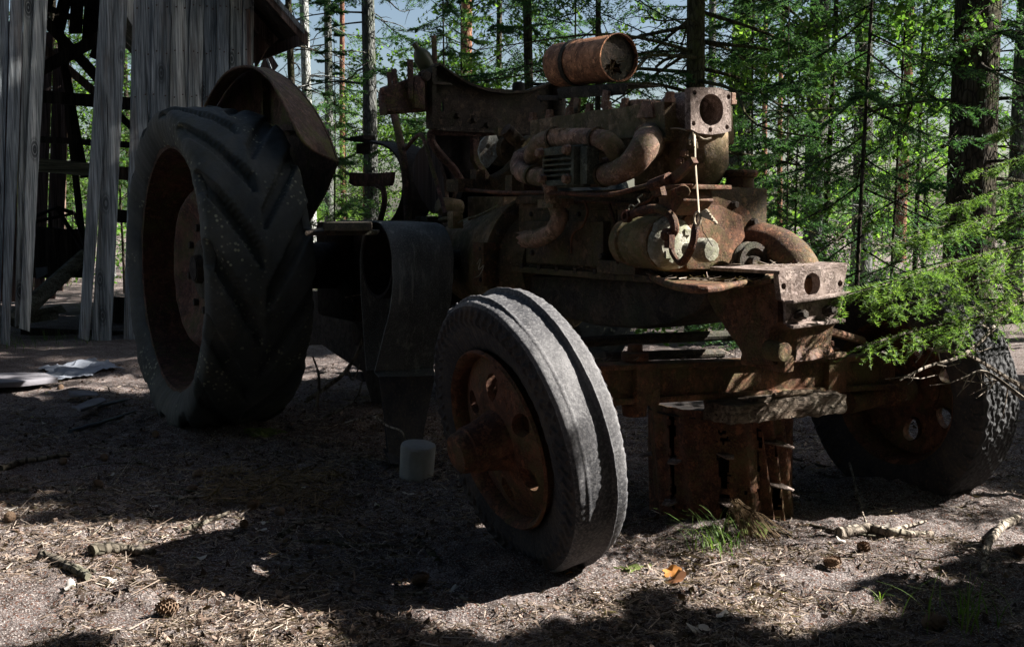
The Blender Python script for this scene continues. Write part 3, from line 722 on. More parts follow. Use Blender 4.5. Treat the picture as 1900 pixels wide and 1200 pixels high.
# seat pan, pedal, clutch band and steering column by the gearbox
m = MB(); m.tube(spline(px(.34, (731, 213), (740, 250), (749, 300), (754, 350), (757, 408)), 6), .019, 10, flat=.6); m.build('control_column', M['rust_dash'], trac)
m = MB(); m.tube(spline(px(.32, (752, 278), (768, 258), (779, 250), (786, 258), (796, 292), (812, 345), (826, 396)), 4), .009, 8); m.build('bent_rod', M['rust_dash'], trac)
m = MB(); m.prism(px(.34, (648, 320), (690, 322), (727, 319), (725, 336), (722, 345), (656, 346), (647, 340)), (0, -.02, 0))
m.tube(spline(px(.33, (700, 344), (711, 352), (713, 378), (706, 410)), 6), .014, 8); m.build('foot_pedal', M['rust_dash'], trac, bevel=.003)
m = MB(); bp = spline(px(.3, (640, 260), (680, 266), (712, 272), (735, 292), (745, 325), (745, 360), (736, 390), (722, 412)), 6)
for i in range(len(bp) - 1):
    p, q = bp[i], bp[i + 1]; w = Vector((0, .16 if i > 10 else .06 + .01 * i, 0)); d_ = (q - p).normalized(); nn = Vector((-d_.z, 0, d_.x)) * .010
    m.add([p, q, q - w, p - w, p + nn, q + nn, q - w + nn, p - w + nn], [(0, 1, 2, 3), (7, 6, 5, 4), (0, 4, 5, 1), (3, 2, 6, 7)])
m.box(S(672, 263, 'b', .28) + Vector((0, 0, .015)), (.16, .06, .02)); m.box(S(674, 276, 'b', .27), (.05, .05, .05))
m.build('brake_band', M['rust_black'], trac, norm=True)
m = MB(); m.prism(px(.26, (764, 312), (772, 286), (792, 262), (808, 285), (822, 330), (829, 396), (800, 396), (783, 372), (768, 340)), (0, -.02, 0))
m.prism(px(.22, (808, 275), (852, 330), (846, 345), (830, 392), (822, 330)), (0, -.02, 0))
m.build('foot_board', M['wood_floor'], trac, bevel=.003)

# --- fender over the rear wheel
fb = .46
near = [S(x, y, 'b', b) for x, y, b in ((374, 215, .74), (384, 190, .74), (400, 160, .74), (420, 136, .74), (445, 124, .74), (472, 126, .74), (500, 148, .735), (522, 184, .73), (540, 222, .72), (556, 254, .70), (572, 272, .66), (592, 285, .58), (624, 299, fb))]
far = [S(x, y, 'b', fb) for x, y in ((392, 222), (404, 192), (424, 160), (446, 138), (470, 127), (492, 126), (522, 140), (552, 165), (578, 198), (598, 232), (611, 260), (619, 282), (625, 300))]
near = spline(near, 4); far = spline(far, 4)
m = MB(); n = len(near)
th_ = [Vector((0, 0, -.006))] * n
m.add(near + far + [p + Vector((0, 0, -.006)) for p in near] + [p + Vector((0, 0, -.006)) for p in far],
      [(i, i + 1, n + i + 1, n + i) for i in range(n - 1)] + [(3 * n + i, 3 * n + i + 1, 2 * n + i + 1, 2 * n + i) for i in range(n - 1)] + [(i, 2 * n + i, 2 * n + i + 1, i + 1) for i in range(n - 1)])
m.tube(near, .006, 6)
fend = m.build('fender', M['rust_fender'], trac, rough=.002, rscale=12)
sk = far + px(fb, (600, 362), (566, 420), (500, 440), (430, 400), (395, 300))
m = MB(); m.prism([p + Vector((0, -.004, 0)) for p in sk], (0, -.008, 0)); m.prism(px(fb + .01, (478, 230), (560, 232), (566, 242), (480, 246)), (0, .03, 0))
m.bar(S(490, 150, 'b', fb + .02), S(492, 230, 'b', fb + .02), .03, .03)
m.build('fender_skirt', M['rust_fender'], fend)

# --- wheels
def sstep(a, b, x):
    t = np.clip((x - a) / (b - a), 0, 1); return t * t * (3 - 2 * t)
def tyre(name, c, prof, nth, disp, mats, parent, mi=None, sub=6, ax=None):
    """prof: list of (b offset, radius) from one bead over the tread to the other"""
    P = spline([(p[0], p[1], 0) for p in prof], sub); n = len(P)
    pb = np.array([p.x for p in P]); pr = np.array([p.y for p in P])
    tb = np.gradient(pb); tr = np.gradient(pr); l = np.hypot(tb, tr); nb, nr = -tr / l, tb / l
    th = np.linspace(0, 2 * PI, nth, endpoint=False)
    TH, B = np.meshgrid(th, pb, indexing='ij'); Rr = np.tile(pr, (nth, 1))
    d = disp(TH, B, Rr)
    B2 = B + nb * d; R2 = Rr + nr * d
    A = R2 * np.cos(TH); Cc = R2 * np.sin(TH)
    fw, lf, up = (np.array(v) for v in (ax or (FW, LF, UP)))
    V = A[..., None] * fw + B2[..., None] * lf + Cc[..., None] * up
    idx = np.arange(nth * n).reshape(nth, n); nx = np.roll(idx, -1, 0)
    Fq = np.stack([idx[:, :-1], nx[:, :-1], nx[:, 1:], idx[:, 1:]], -1).reshape(-1, 4)
    mid = None
    if mi is not None:
        mid = np.tile(mi((pb[:-1] + pb[1:]) / 2, (pr[:-1] + pr[1:]) / 2), nth)
    me = arrays_mesh(name, V.reshape(-1, 3), [Fq], mats, mid, True)
    bm = bmesh.new(); bm.from_mesh(me); bmesh.ops.recalc_face_normals(bm, faces=bm.faces); bm.to_mesh(me); bm.free(); me.shade_smooth()
    o = bpy.data.objects.new(name, me); place(o, T(c), parent)
    return o
def wob(TH, B, amp, f1): return amp * (np.sin(TH * f1 + B * 40) + .6 * np.sin(TH * (f1 * 2.7) + 2 + B * 70))

def rear_wheel(c, sgn):
    c = Vector(c); s = sgn
    m = MB()   # rim well, dished disc, hub
    m.lathe([(s * .195, .590), (s * .19, .568), (s * .12, .552), (s * .04, .545), (s * -.02, .53), (s * -.03, .49), (s * -.02, .43)], c, (0, 1, 0), 64, False)
    w = m.build('rear_wheel', M['rust_rim'], trac, rough=.003, rscale=16, angle=50)
    m = MB(); m.lathe([(s * -.026, .48), (s * .0, .43), (s * .07, .375), (s * .092, .35), (s * .095, .332), (s * .078, .305), (s * .045, .24), (s * .035, .001)], c, (0, 1, 0), 64, False)
    m.build('wheel_disc', M['rust_disc'], w, rough=.004, rscale=14, angle=50)
    m = MB(); m.lathe([(s * .02, .145), (s * .055, .14), (s * .06, .07), (s * .09, .065), (s * .095, .03)], c, (0, 1, 0), 24)
    m.build('hub', M['rust_dark'], w, rough=.002)
    for k in range(8):
        an = k * PI / 4 + .2; bolt(w, c + Vector((math.cos(an) * .2, s * .036, math.sin(an) * .2)), (0, s, 0), .018, .03)
    W2 = .235; R = .768
    prof = [(.190, .578), (.208, .60), (.232, .65), (.240, .70), (.230, .736), (.205, .75), (.16, .758), (.08, .763), (0, .765)]
    prof = [(p[0], p[1]) for p in prof] + [(-p[0], p[1]) for p in prof[-2::-1]]
    def disp(TH, B, Rr):
        sN = np.abs(B) / W2; half = (B < 0) * .5
        ph = (TH * 14 / (2 * PI) - sN * 1.1 + half) % 1.0
        w_ = .27 + .08 * sN
        lug = sstep(0, .045, ph) * (1 - sstep(w_, w_ + .05, ph))
        lug = lug * sstep(-.02, .05, sN) * np.clip((Rr - .695) / .035, 0, 1)
        worn = .75 + .25 * np.sin(TH * 3 + 1)
        return lug * .044 * worn + wob(TH, B, .0022, 7) + wob(TH, B, .0012, 31) - .004 * (np.abs(B) < .02)
    tyre('tyre', c, prof, 960, disp, [M['tyre_big']], w)
    return w
rear_wheel((-2.68, .905, .745), 1)
rear_wheel((-2.68, -.905, .745), -1)

def front_wheel(c, sgn, kind, camber=0, steer=0, Rm=.262, tw=1.0):
    cw = Vector(c); s = sgn; c = Vector((0, 0, 0))
    fw = (FW * math.cos(steer) + LF * math.sin(steer)); lf = (LF * math.cos(steer) - FW * math.sin(steer))
    ax = (fw, lf * math.cos(camber) - UP * math.sin(camber), UP * math.cos(camber) + lf * math.sin(camber))
    def XW(p): return T(cw) + ax[0] * p[0] + ax[1] * p[1] + ax[2] * p[2]
    m = MB(XW)
    nh = 6; N = 144
    # dished disc with six hand holes: ring plate between hub and rim mapped on a shallow cone
    outer = [(.243 * math.cos(2 * PI * i / 72), .243 * math.sin(2 * PI * i / 72)) for i in range(72)]
    hl = []
    for k in range(nh):
        a_ = 2 * PI * k / nh + .43
        hl.append([((.158 + .040 * math.cos(t)) * math.cos(a_ + .20 * math.sin(t)), (.158 + .040 * math.cos(t)) * math.sin(a_ + .20 * math.sin(t))) for t in [2 * PI * j / 18 for j in range(18)]])
    def mp(u, v, w):
        r = math.hypot(u, v)
        z = .086 - .035 * max(0, (r - .10) / .143) ** 2 + (.02 if r < .1 else 0)
        return c + Vector((u, s * (z + w), v))
    m.plate(outer, hl, mp, -.009, 0)
    for h in hl:      # turned-in lip of each hole
        for i in range(len(h)):
            p, q = h[i], h[(i + 1) % len(h)]
            m.add([mp(p[0], p[1], -.001), mp(q[0], q[1], -.001), mp(q[0], q[1], -.03), mp(p[0], p[1], -.03)], [(0, 1, 2, 3)])
    m.lathe([(s * .088, .268), (s * .096, .262), (s * .086, .25), (s * .052, .242), (s * -.03, .24), (s * -.06, .25), (s * -.07, .266), (s * -.06, .27)], c, (0, 1, 0), 64, False)
    w = m.build('front_wheel', M['rust_red'], trac, rough=.003, rscale=18, angle=45, sub=1)
    m = MB(XW)
    m.lathe([(s * .07, .095), (s * .11, .082), (s * .15, .072), (s * .185, .069), (s * .188, .062), (s * .212, .059), (s * .222, .052), (s * .224, .015)], c, (0, 1, 0), 28)
    m.lathe([(s * .0, .06), (s * -.12, .055), (s * -.14, .04), (s * -.3, .04)], c, (0, 1, 0), 20)
    m.build('hub', M['rust_red'], w, rough=.002, angle=50)
    if kind == 'ribbed':
        m = MB(XW); m.lathe([(s * -.06, .05), (s * -.06, .17), (s * .0, .175), (s * .01, .165), (s * .012, .05)], c, (0, 1, 0), 36); m.build('dark_backing_disc', M['rust_dark'], w)  # dark disc added behind the hand holes so no light shows through
    R = .409
    prof = [(.080, .262), (.092, .285), (.102, .32), (.105, .35), (.103, .375), (.100, .390), (.094, .3985), (.082, .4035), (.050, .4050), (0, .4056)]
    prof = prof + [(-p[0], p[1]) for p in prof[-2::-1]]; prof = [(p[0] * tw, p[1]) for p in prof]
    def disp(TH, B, Rr):
        B = B / tw
        d = wob(TH, B, .0012, 5) + wob(TH, B, .0006, 41)
        bb = B * (1 if kind == 'ribbed' else 1)
        if kind == 'ribbed':
            for g, wd, dp in ((.056, .007, .0015 + .008 * sstep(.9, 1.5, TH) * (1 - sstep(2.6, 3.4, TH))), (-.038, .0075, .014)):
                d = d - dp * (1 - sstep(wd * .5, wd * .5 + .004, np.abs(bb - g)))
            notch = (TH * 62 / (2 * PI) + .25 * np.sin(Rr * 120)) % 1.0
            nm = (1 - sstep(.10, .22, np.abs(notch - .5))) * sstep(.330, .345, Rr) * (1 - sstep(.382, .390, Rr)) * (np.abs(B) > .085)
            d = d - .0065 * nm
            sc_ = (TH * 62 / (2 * PI)) % 1.0
            d = d - .0008 * (1 - sstep(.1, .25, np.abs(sc_ - .5))) * sstep(.078, .09, np.abs(B)) * (Rr > .385)
            cr = np.abs(((TH * 1.3 + .4) % (2 * PI)) - 3.) < .012
            d = d - .006 * cr * (Rr > .394)
            sag = np.exp(-((TH - 4.71) / .35) ** 2)
            d = d + .012 * sag * np.sign(1) * (Rr < .395)
        else:
            k = 46
            row = np.floor((B + .105) / .030); ph = (TH * k / (2 * PI) + .5 * (row % 2)) % 1.0
            q = ((B + .105) / .030) % 1.0
            zz = .10 * np.sin(q * 2 * PI)
            g = (1 - sstep(.06, .12, np.abs(ph - .5 + zz))) + (1 - sstep(.07, .14, np.abs(q - .5 + .12 * np.sin(TH * k)))) * .9
            d = d - .0055 * np.clip(g, 0, 1) * sstep(.352, .366, Rr)
        return d
    mi = lambda b, r: np.where(r > .3935, 0, 1)
    tyre('tyre', cw, prof, 744, disp, [M['tyre_small'] if kind == 'ribbed' else M['tyre_block'], M['tyre_side']], w, mi, 13, ax)
    return w
t_ = NT('worn_block_tread')
cc = t_.ramp(t_.noise(6, 5, .6), [(.3, (.02, .021, .023)), (.6, (.05, .05, .052)), (.8, (.10, .10, .10))])
M['tyre_block'] = t_.fin(cc, .8, t_.bump(t_.noise(120, 4, .7), .002), 0, .3)
front_wheel((0, .816, .382), 1, 'ribbed', R_(12.5), R_(3), tw=.84)
front_wheel((0, -.82, .370), -1, 'block', R_(4), 0, tw=.9)

# --- front axle, steering and front frame
ax0, ax1 = Vector((0, .66, .503)), Vector((0, -.74, .446))
m = MB(); m.bar(ax0, ax1, .05, .10); m.bar(ax0 + Vector((0, 0, .052)), ax1 + Vector((0, 0, .052)), .085, .018); m.bar(ax0 - Vector((0, 0, .052)), ax1 - Vector((0, 0, .052)), .085, .02)
m.box((0, .4, .49), (.10, .09, .13)); m.box((0, -.42, .46), (.10, .09, .13))
axle = m.build('front_axle', M['rust_axle'], trac, bevel=.007, rough=.002, sub=1, rscale=22)
for b_, z_ in ((.415, .50), (-.415, .462)):
    m = MB(); m.lathe([(-.11, .02), (-.11, .036), (-.075, .04), (-.07, .03), (.06, .03), (.062, .042), (.085, .042), (.088, .024), (.11, .022)], (.0, b_, z_), (0, 0, 1), 20)
    m.build('king_pin', M['rust_red'], axle, rough=.001)
m = MB(); m.tube(spline([(-.02, -.43, .545), (.03, -.36, .552), (.05, -.25, .54), (.05, -.16, .515)], 5), .017, 8); m.build('steering_arm', M['rust_axle'], axle)
m = MB(); m.bar((.05, -.16, .535), (.05, -.44, .53), .03, .016); m.build('spring_clip', M['rust_manifold'], axle, bevel=.004, rough=.003, sub=1)
m = MB(); m.tube([S(1075, 634, 'a', -.25), S(1345, 622, 'a', -.25), S(1345, 622, 'a', -.25) + Vector((.1, -.35, -.01))], .018, 10); m.build('tie_rod', M['rust_dark'], trac)
m = MB(); m.tube([S(1120, 662, 'a', -.15), S(1340, 655, 'a', -.15)], .016, 10); m.tube([(-.15, .35, .54), (-1.4, .25, .55)], .02, 10); m.build('drag_link', M['rust_dark'], trac)
m = MB(); m.tube([S(1490, 600, 'a', .25), S(1600, 632, 'a', .0)], .014, 8); m.box(S(1486, 600, 'a', .2), (.07, .09, .05)); m.build('radius_rod', M['rust_axle'], trac, rough=.001)
fr = px(.135, (1300, 534), (1350, 528), (1437, 518), (1443, 560), (1443, 598), (1428, 614), (1424, 648), (1436, 676), (1370, 678), (1376, 655), (1352, 620), (1330, 585))
m = MB(); m.prism(fr, (0, -.27, 0)); m.box((.25, .10, .565), (.17, .04, .05)); m.lathe([(-.02, .03), (.05, .03)], S(1435, 650, 'b', .14), (1, 0, 0), 12)
m.prism(px(.15, (1300, 534), (1432, 516), (1432, 526), (1302, 546)), (0, -.3, 0))
m.build('front_frame', M['rust_axle'], trac, bevel=.012, rough=.004, sub=2, rscale=18)
AP = .335
out = [(p[1], p[2]) for p in pa(AP, (1444, 510), (1470, 506), (1510, 502), (1572, 495), (1568, 520), (1561, 546), (1556, 552), (1505, 556), (1462, 562), (1450, 556))]
hol = []
for q, r in (((1507, 527), .034), ((1454, 531), .010), ((1559, 526), .010)):
    p = S(*q, 'a', AP); hol.append(circ(p[1], p[2], r, 20))
m = MB(); m.plate(out, hol, lambda u, v, w: Vector((w, u, v)), AP - .022, AP); p = S(1507, 527, 'a', AP)
m.lathe([(0, .034), (-.10, .034), (-.101, .001)], (AP - .003, p[1], p[2]), (1, 0, 0), 20, False)
tp = pa(AP, (1446, 509), (1572, 494)); m.prism([tp[0], tp[1], tp[1] - Vector((.30, 0, 0)), tp[0] - Vector((.30, 0, 0))], (0, 0, .01))
bump = m.build('front_plate', M['rust_pale'], trac, rough=.002, rscale=50)
AQ = AP + .012
m = MB(); m.prism(pa(AQ, (1458, 560), (1560, 545), (1558, 588), (1540, 592), (1500, 598), (1458, 602)), (-.012, 0, 0))
tq = pa(AQ, (1456, 558), (1561, 542)); m.prism([tq[0], tq[1], tq[1] + Vector((.035, 0, .004)), tq[0] + Vector((.035, 0, .004))], (0, 0, -.010))
tb_ = pa(AQ, (1458, 600), (1558, 588)); m.prism([tb_[0], tb_[1], tb_[1] + Vector((.025, 0, -.004)), tb_[0] + Vector((.03, 0, -.004))], (0, 0, -.010))
tow = m.build('tow_plate', M['rust_pale'], trac, bevel=.003, rough=.003, sub=1, rscale=40)
for q in ((1482, 585), (1534, 577)): bolt(tow, S(*q, 'a', AQ + .004), (1, 0, .2), .014, .03)
# pulley that carries the belt
PU = Vector((-1.46, .47, .815))
m = MB(); m.lathe([(-.14, .135), (-.14, .150), (.13, .150), (.13, .136), (-.02, .134), (-.02, .04)], PU, (0, 1, 0), 48, False); m.lathe([(-.35, .04), (.02, .04)], PU, (0, 1, 0), 16)
m.build('belt_pulley', M['rust_black'], trac)
# ------------------------------------------------------------------ things on and round the tractor
# drive belt looped over the pulley
m = MB()
ca, cc_, rb = PU[0], PU[2], .157
path = []   # (a, c, twist, width)
for t in np.linspace(0, 1, 10): path.append((ca - .10 - .03 * math.sin(t * PI) * 0 - (rb - .10) * min(1, t * 1.4), .36 + t * (cc_ - .36), 0, .27, 0))
for t in np.linspace(0, PI, 22)[1:]: path.append((ca - rb * math.cos(t), cc_ + rb * math.sin(t), 0, .27, 0))
for t in np.linspace(0, 1, 24)[1:]:
    a_ = ca + rb + .02 * math.sin(t * 4) - .11 * t ** 1.5; c_ = cc_ - t * (cc_ - .37)
    path.append((a_, c_, .0, .27, .03 * t))
for t in np.linspace(0, 1, 16)[1:]:
    path.append((ca + rb - .09 + .06 * t, .37 - t * .345, .55 * math.sin(t * PI * .5), .27 - .03 * t, .03 + .05 * t))
for t in np.linspace(0, 1, 12)[1:]:
    path.append((ca + rb - .03 + .12 * t, .022 - .012 * t, .55 - .3 * t, .24, .08))
N = len(path); vs = []; fs = []
NW = 6
for i, (a_, c_, tw, w, ob) in enumerate(path):
    i0, i1 = max(0, i - 1), min(N - 1, i + 1)
    d = Vector((path[i1][0] - path[i0][0], 0, path[i1][1] - path[i0][1])).normalized(); nn = Vector((-d.z, 0, d.x))
    wd = Vector((0, 1, 0)) * math.cos(tw) + nn * math.sin(tw); n2 = nn * math.cos(tw) - Vector((0, 1, 0)) * math.sin(tw)
    for k in range(NW + 1):
        e = (k / NW - .5)
        p = Vector((a_, PU[1] + ob, c_)) + wd * (w * e * (1 + .006 * math.sin(i * .9))) + n2 * (.004 * math.sin(i * .35 + e * 3) + .010 * (i > 32) * e * e)
        vs += [p + n2 * .003, p - n2 * .003]
K = 2 * (NW + 1)
for i in range(N - 1):
    for k in range(NW):
        q = i * K + 2 * k
        fs += [(q, q + 2, q + 2 + K, q + K), (q + 1, q + 1 + K, q + 3 + K, q + 3)]
    q = i * K; fs += [(q, q + K, q + 1 + K, q + 1), (q + K - 2, q + K - 1, q + 2 * K - 1, q + 2 * K - 2)]
cut = 10 + 21 + 23
m.add(vs[:(cut + 1) * K], [f for f in fs if max(f) < (cut + 1) * K and not (len(f) == 4 and min(f) < 0)])
belt = m.build('drive_belt', M['belt'], None, rough=.002, rscale=40, angle=60)
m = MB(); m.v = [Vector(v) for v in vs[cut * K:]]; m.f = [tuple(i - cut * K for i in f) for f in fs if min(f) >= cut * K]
m.build('belt_end_shaded', M['tyre_side'], belt, rough=.002, rscale=40, angle=60)  # same belt; shade of its trailing end put in as a darker material
props(belt, 'wide grey canvas belt looped over the tractor pulley and trailing to the ground', 'belt')

# twine
m = MB()
tp0 = S(1289, 246, 'a', -.12); tb0 = S(1297, 398, 'b', .36)
m.tube([tp0, tp0 * .6 + tb0 * .4 + Vector((0, .004, 0)), tb0], .0028, 6)
m.tube([tp0 + Vector((.004, .006, 0)), tp0 * .8 + tb0 * .2 + Vector((.01, .012, 0))], .0026, 6)
for k in range(7):
    an = k * 1.3; c_ = tp0 + Vector((.006 * math.cos(an), .012 * math.sin(an) + .006, -.016 + .006 * k * math.sin(an * 2)))
    m.tube([c_ + Vector((.01 * math.cos(an + j), .014 * math.cos(j * 1.05 + an), .014 * math.sin(j * 1.05))) for j in range(7)], .003, 5)
m.tube(spline([tp0, tp0 + Vector((-.05, .03, .015)), tp0 + Vector((-.11, .05, .012))], 5), .003, 5)
m.tube(spline([tp0 + Vector((0, 0, -.0)), tp0 + Vector((.02, -.02, -.022)), tp0 + Vector((.03, -.045, -.018))], 5), .003, 5)
m.tube([tb0 + Vector((.014 * math.cos(j * .7), .006, .020 * math.sin(j * .7) - .012)) for j in range(10)], .003, 5)
for k in range(5): m.tube(spline([tb0, tb0 + Vector((.03 + .01 * k, .0, .012 - .008 * k)), tb0 + Vector((.05 + .006 * k, .005, .004 - .008 * k))], 4), .004, 5)
m.tube([tb0, tb0 + Vector((.02, .0, -.05)), tb0 + Vector((.06, 0, -.09))], .0015, 4)
props(m.build('twine', M['twine'], None), 'knotted pale twine hanging down from the square outlet flange', 'string')

# bottle
b0, b1 = S(802, 138, 'a', AC - .06), S(768, 80, 'a', AC - .06); bd = (b1 - b0).normalized(); bl = (b1 - b0).length
m = MB(); m.lathe([(0, .01), (.0, .034), (.004, .037), (bl * .55, .037), (bl * .72, .028), (bl * .82, .013), (bl * .84, .0125), (bl * .97, .012), (bl * .97, .014), (bl, .014), (bl + .002, .005)], b0, bd, 24)
props(m.build('bottle', M['bottle'], None, angle=50), 'murky green bottle leaning behind the dash panel of the tractor', 'bottle')

# straw nest inside the broken tank end
m = MB()
nc = t0 + td * (tl - .03) + ey * -.045 + ex * .012
for k in range(70):
    p = nc + Vector((random.gauss(0, .012), random.gauss(0, .022), random.gauss(0, .016))); d = Vector((random.gauss(.3, .5), random.gauss(0, 1), random.gauss(0, .7))).normalized() * random.uniform(.02, .05)
    m.tube([p, p + d * .5 + Vector((0, 0, .004)), p + d], .0012, 3)
props(m.build('nest', M['drygrass'], None), 'bird nest of dry straw stuffed in the broken end of the tank', 'nest')

# spiked drum under the axle
DC = Vector((.715, 3.83)); DR, DH = .24, .385
drum = thing('spiked_drum', (DC.x, DC.y, gz(DC.x, DC.y)), 'rusted through spiked steel drum propping up the front axle', 'drum')
NTH, NZ = 220, 64
def seamw(th, z):
    """True where the sheet has rusted away"""
    an = math.degrees(th) % 360
    j = 3.2 * (math.sin(z * 60 + an) + .7 * math.sin(z * 131 + 1.3 * an) + .5 * math.sin(z * 260))
    for c_, w, lo, hi in ((219, 2.6, .04, .36), (262.5, 3.6, .0, .25), (291, .8, .0, .33), (309, 2.4, .05, .13), (308, 2.0, .23, .29)):
        if abs(an - c_) < w + j * .3 and lo < z < hi and not (c_ == 262.5 and .115 < z < .13): return True
    for c_, z_, r in ((262, .315, 1.9), (264, .292, 2.6), (258, .285, 1.6), (276, .045, 5), (290, .03, 6), (280, .12, 1.4)):
        if math.hypot((an - c_) , (z - z_) * 230) < r + j * .3: return True
    return False
m = MB(ID); vid = {}
gone = np.zeros((NTH, NZ), bool)
for i in range(NTH):
    for k in range(NZ): gone[i, k] = seamw(2 * PI * (i + .5) / NTH, DH * (k + .5) / NZ)
def dv(i, k, inn):
    key = (i % NTH, k, inn)
    if key not in vid:
        th = 2 * PI * (i % NTH) / NTH; z = DH * k / NZ
        r = DR + .006 * math.sin(th * 9 + z * 6) + .004 * math.sin(th * 23 + 9 * z) - (.004 if inn else 0)
        if 292 < math.degrees(th) < 330: r += .012 * math.sin(z * 18 + th * 30)
        p = Vector((DC.x + r * math.cos(th) - .04 * (z - .2), DC.y + r * math.sin(th), z - .012))
        vid[key] = len(m.v); m.v.append(p)
    return vid[key]
for i in range(NTH):
    for k in range(NZ):
        if gone[i, k]: continue
        m.f.append((dv(i, k, 0), dv(i + 1, k, 0), dv(i + 1, k + 1, 0), dv(i, k + 1, 0)))
        m.f.append((dv(i, k, 1), dv(i, k + 1, 1), dv(i + 1, k + 1, 1), dv(i + 1, k, 1)))
        for (di, dk, e) in ((-1, 0, ((i, k + 1), (i, k))), (1, 0, ((i + 1, k), (i + 1, k + 1))), (0, -1, ((i, k), (i + 1, k))), (0, 1, ((i + 1, k + 1), (i, k + 1)))):
            kk = k + dk
            if kk < 0 or kk >= NZ or gone[(i + di) % NTH, kk]:
                (a1, b1_), (a2, b2_) = e
                m.f.append((dv(a2, b2_, 0), dv(a1, b1_, 0), dv(a1, b1_, 1), dv(a2, b2_, 1)))
m.build('drum_wall', M['rust_red'], drum, rough=.0015, norm=False, angle=50)
m = MB(ID); m.lathe([(0, .16), (.35, .16), (.352, .02)], (DC.x, DC.y, .0), (0, 0, 1), 32); m.lathe([(.345, .245), (.35, .245), (.35, .05)], (DC.x - .005, DC.y, 0), (0, 0, 1), 48)
m.build('inner_core', M['rust_black'], drum)
for an, z_, l in ((262, .245, .05), (263, .088, .05), (305, .275, .09), (306, .135, .09), (219, .21, .05), (216, .07, .06), (180, .2, .06), (150, .1, .06)):
    th = R_(an); u = Vector((math.cos(th), math.sin(th), 0)); v = Vector((-u.y, u.x, 0)); b = Vector((DC.x, DC.y, z_ - .01)) + u * (DR - .03)
    m = MB(ID); w = .036
    m.add([b - v * w, b + v * w, b + u * l + v * w * .9 + UP * -.012, b + u * (l + .01) + v * w * .2 - UP * .010, b - v * w + UP * .006, b + v * w + UP * .006, b + u * l + v * w * .9 - UP * .008, b + u * (l + .01) + v * w * .2 - UP * .006],
          [(0, 1, 2, 3), (7, 6, 5, 4), (0, 4, 5, 1), (1, 5, 6, 2), (2, 6, 7, 3), (3, 7, 4, 0)])
    m.build('spike', M['rust_pale'], drum, rough=.001)
# timber block between drum and axle
m = MB()
q0, q1 = S(1300, 742, 'a', .14), S(1512, 742, 'a', .14)
b0 = Vector((.10, .17, .390)); b1 = Vector((.10, -.34, .386))
m.bar(b0, b1, .13, .062)
o = m.build('timber_block', M['wood_block'], None, bevel=.006, sub=5, rough=.010, rscale=24)
props(o, 'split weathered timber block wedged between the spiked drum and the axle', 'timber')
m = MB(); m.bar((.135, .06, .425), (.135, -.22, .42), .03, .016); m.tube([(.15, -.02, .438), (.145, -.2, .434)], .009, 8)
props(m.build('wood_strip', M['wood_block'], None, bevel=.003, sub=3, rough=.004), 'thin sunlit strip of wood lying on the timber block', 'wood')
# pale concrete stub behind the near front wheel
cx = D(772, 880, 4.25)
m = MB(ID); gx = gz(cx.x, cx.y)
m.lathe([(0, .058), (0, .066), (.13, .068), (.138, .064), (.141, .055), (.142, .02)], (cx.x, cx.y, gx - .01), (.08, -.1, 1), 28, True, lambda a, i: .02 * math.sin(a * 2 + i))
props(m.build('concrete_stub', M['concrete'], None, rough=.002, rscale=30), 'short pale concrete stub standing behind the front wheel by the belt end', 'concrete stub')

# ------------------------------------------------------------------ ground
def axis(lo, hi, step, far, growth=1.09):
    a = list(np.arange(lo, hi + step / 2, step)); s = step
    b = [a[-1]]
    while b[-1] < far: s *= growth; b.append(b[-1] + s)
    s = step; c = [a[0]]
    while c[-1] > -far: s *= growth; c.append(c[-1] - s)
    return np.array(c[:0:-1] + a + b[1:])
gx_ = axis(-2.4, 2.6, .012, 220); gy_ = axis(2.3, 5.6, .010, 260)
X, Y = np.meshgrid(gx_, gy_, indexing='ij')
Z = gh(X, Y)
# the wheels have pressed a little hollow into the litter, the litter is heaped at their foot
for wc in (T((0, .81, 0)), T((0, -.81, 0)), T((-2.68, .9, 0))):
    Z += .05 * np.exp(-((X - wc.x) ** 2 + (Y - wc.y) ** 2) / .05)
idx = np.arange(X.size).reshape(X.shape)
Fq = np.stack([idx[:-1, :-1], idx[1:, :-1], idx[1:, 1:], idx[:-1, 1:]], -1).reshape(-1, 4)
me = arrays_mesh('ground', np.stack([X, Y, Z], -1).reshape(-1, 3), [Fq], [M['ground']], None, True)
go = bpy.data.objects.new('ground', me); place(go, (0, 0, 0), None); go['kind'] = 'structure'
def ground_xy(px_, py_):
    r = ray(px_, py_); t = -CAMZ / r.z; return r.x * t, r.y * t
# needle litter: one mass nobody could count
def strips(n, xr, yr, l0, l1, w0, w1, rng, lift=.004, tilt=.35, dens=.0):
    u = rng.random(n); y = yr[0] + (yr[1] - yr[0]) * u ** 1.6
    x = (rng.random(n) - .5) * 2 * (.50 * y + .1) + 0
    x = np.clip(x, xr[0], xr[1])
    k_ = vnoise(x * 2.2 + 40, y * 2.2, 51) * .6 + vnoise(x * 6.5, y * 6.5 + 9, 52) * .4 + .25 * rng.random(n) > dens
    x, y = x[k_], y[k_]; n = len(x)
    a = rng.random(n) * 2 * PI; l = l0 + (l1 - l0) * rng.random(n); w = w0 + (w1 - w0) * rng.random(n)
    dz = rng.normal(0, tilt, n) * l
    d = np.stack([np.cos(a) * l / 2, np.sin(a) * l / 2, dz / 2], -1)
    s = np.stack([-np.sin(a) * w / 2, np.cos(a) * w / 2, rng.normal(0, .5, n) * w], -1)
    c = np.stack([x, y, gh(x, y) + lift + np.abs(dz) / 2], -1)
    V = np.stack([c - d - s, c - d + s, c + d + s * .5, c + d - s * .5], 1)
    return V.reshape(-1, 3), np.arange(4 * n).reshape(n, 4)
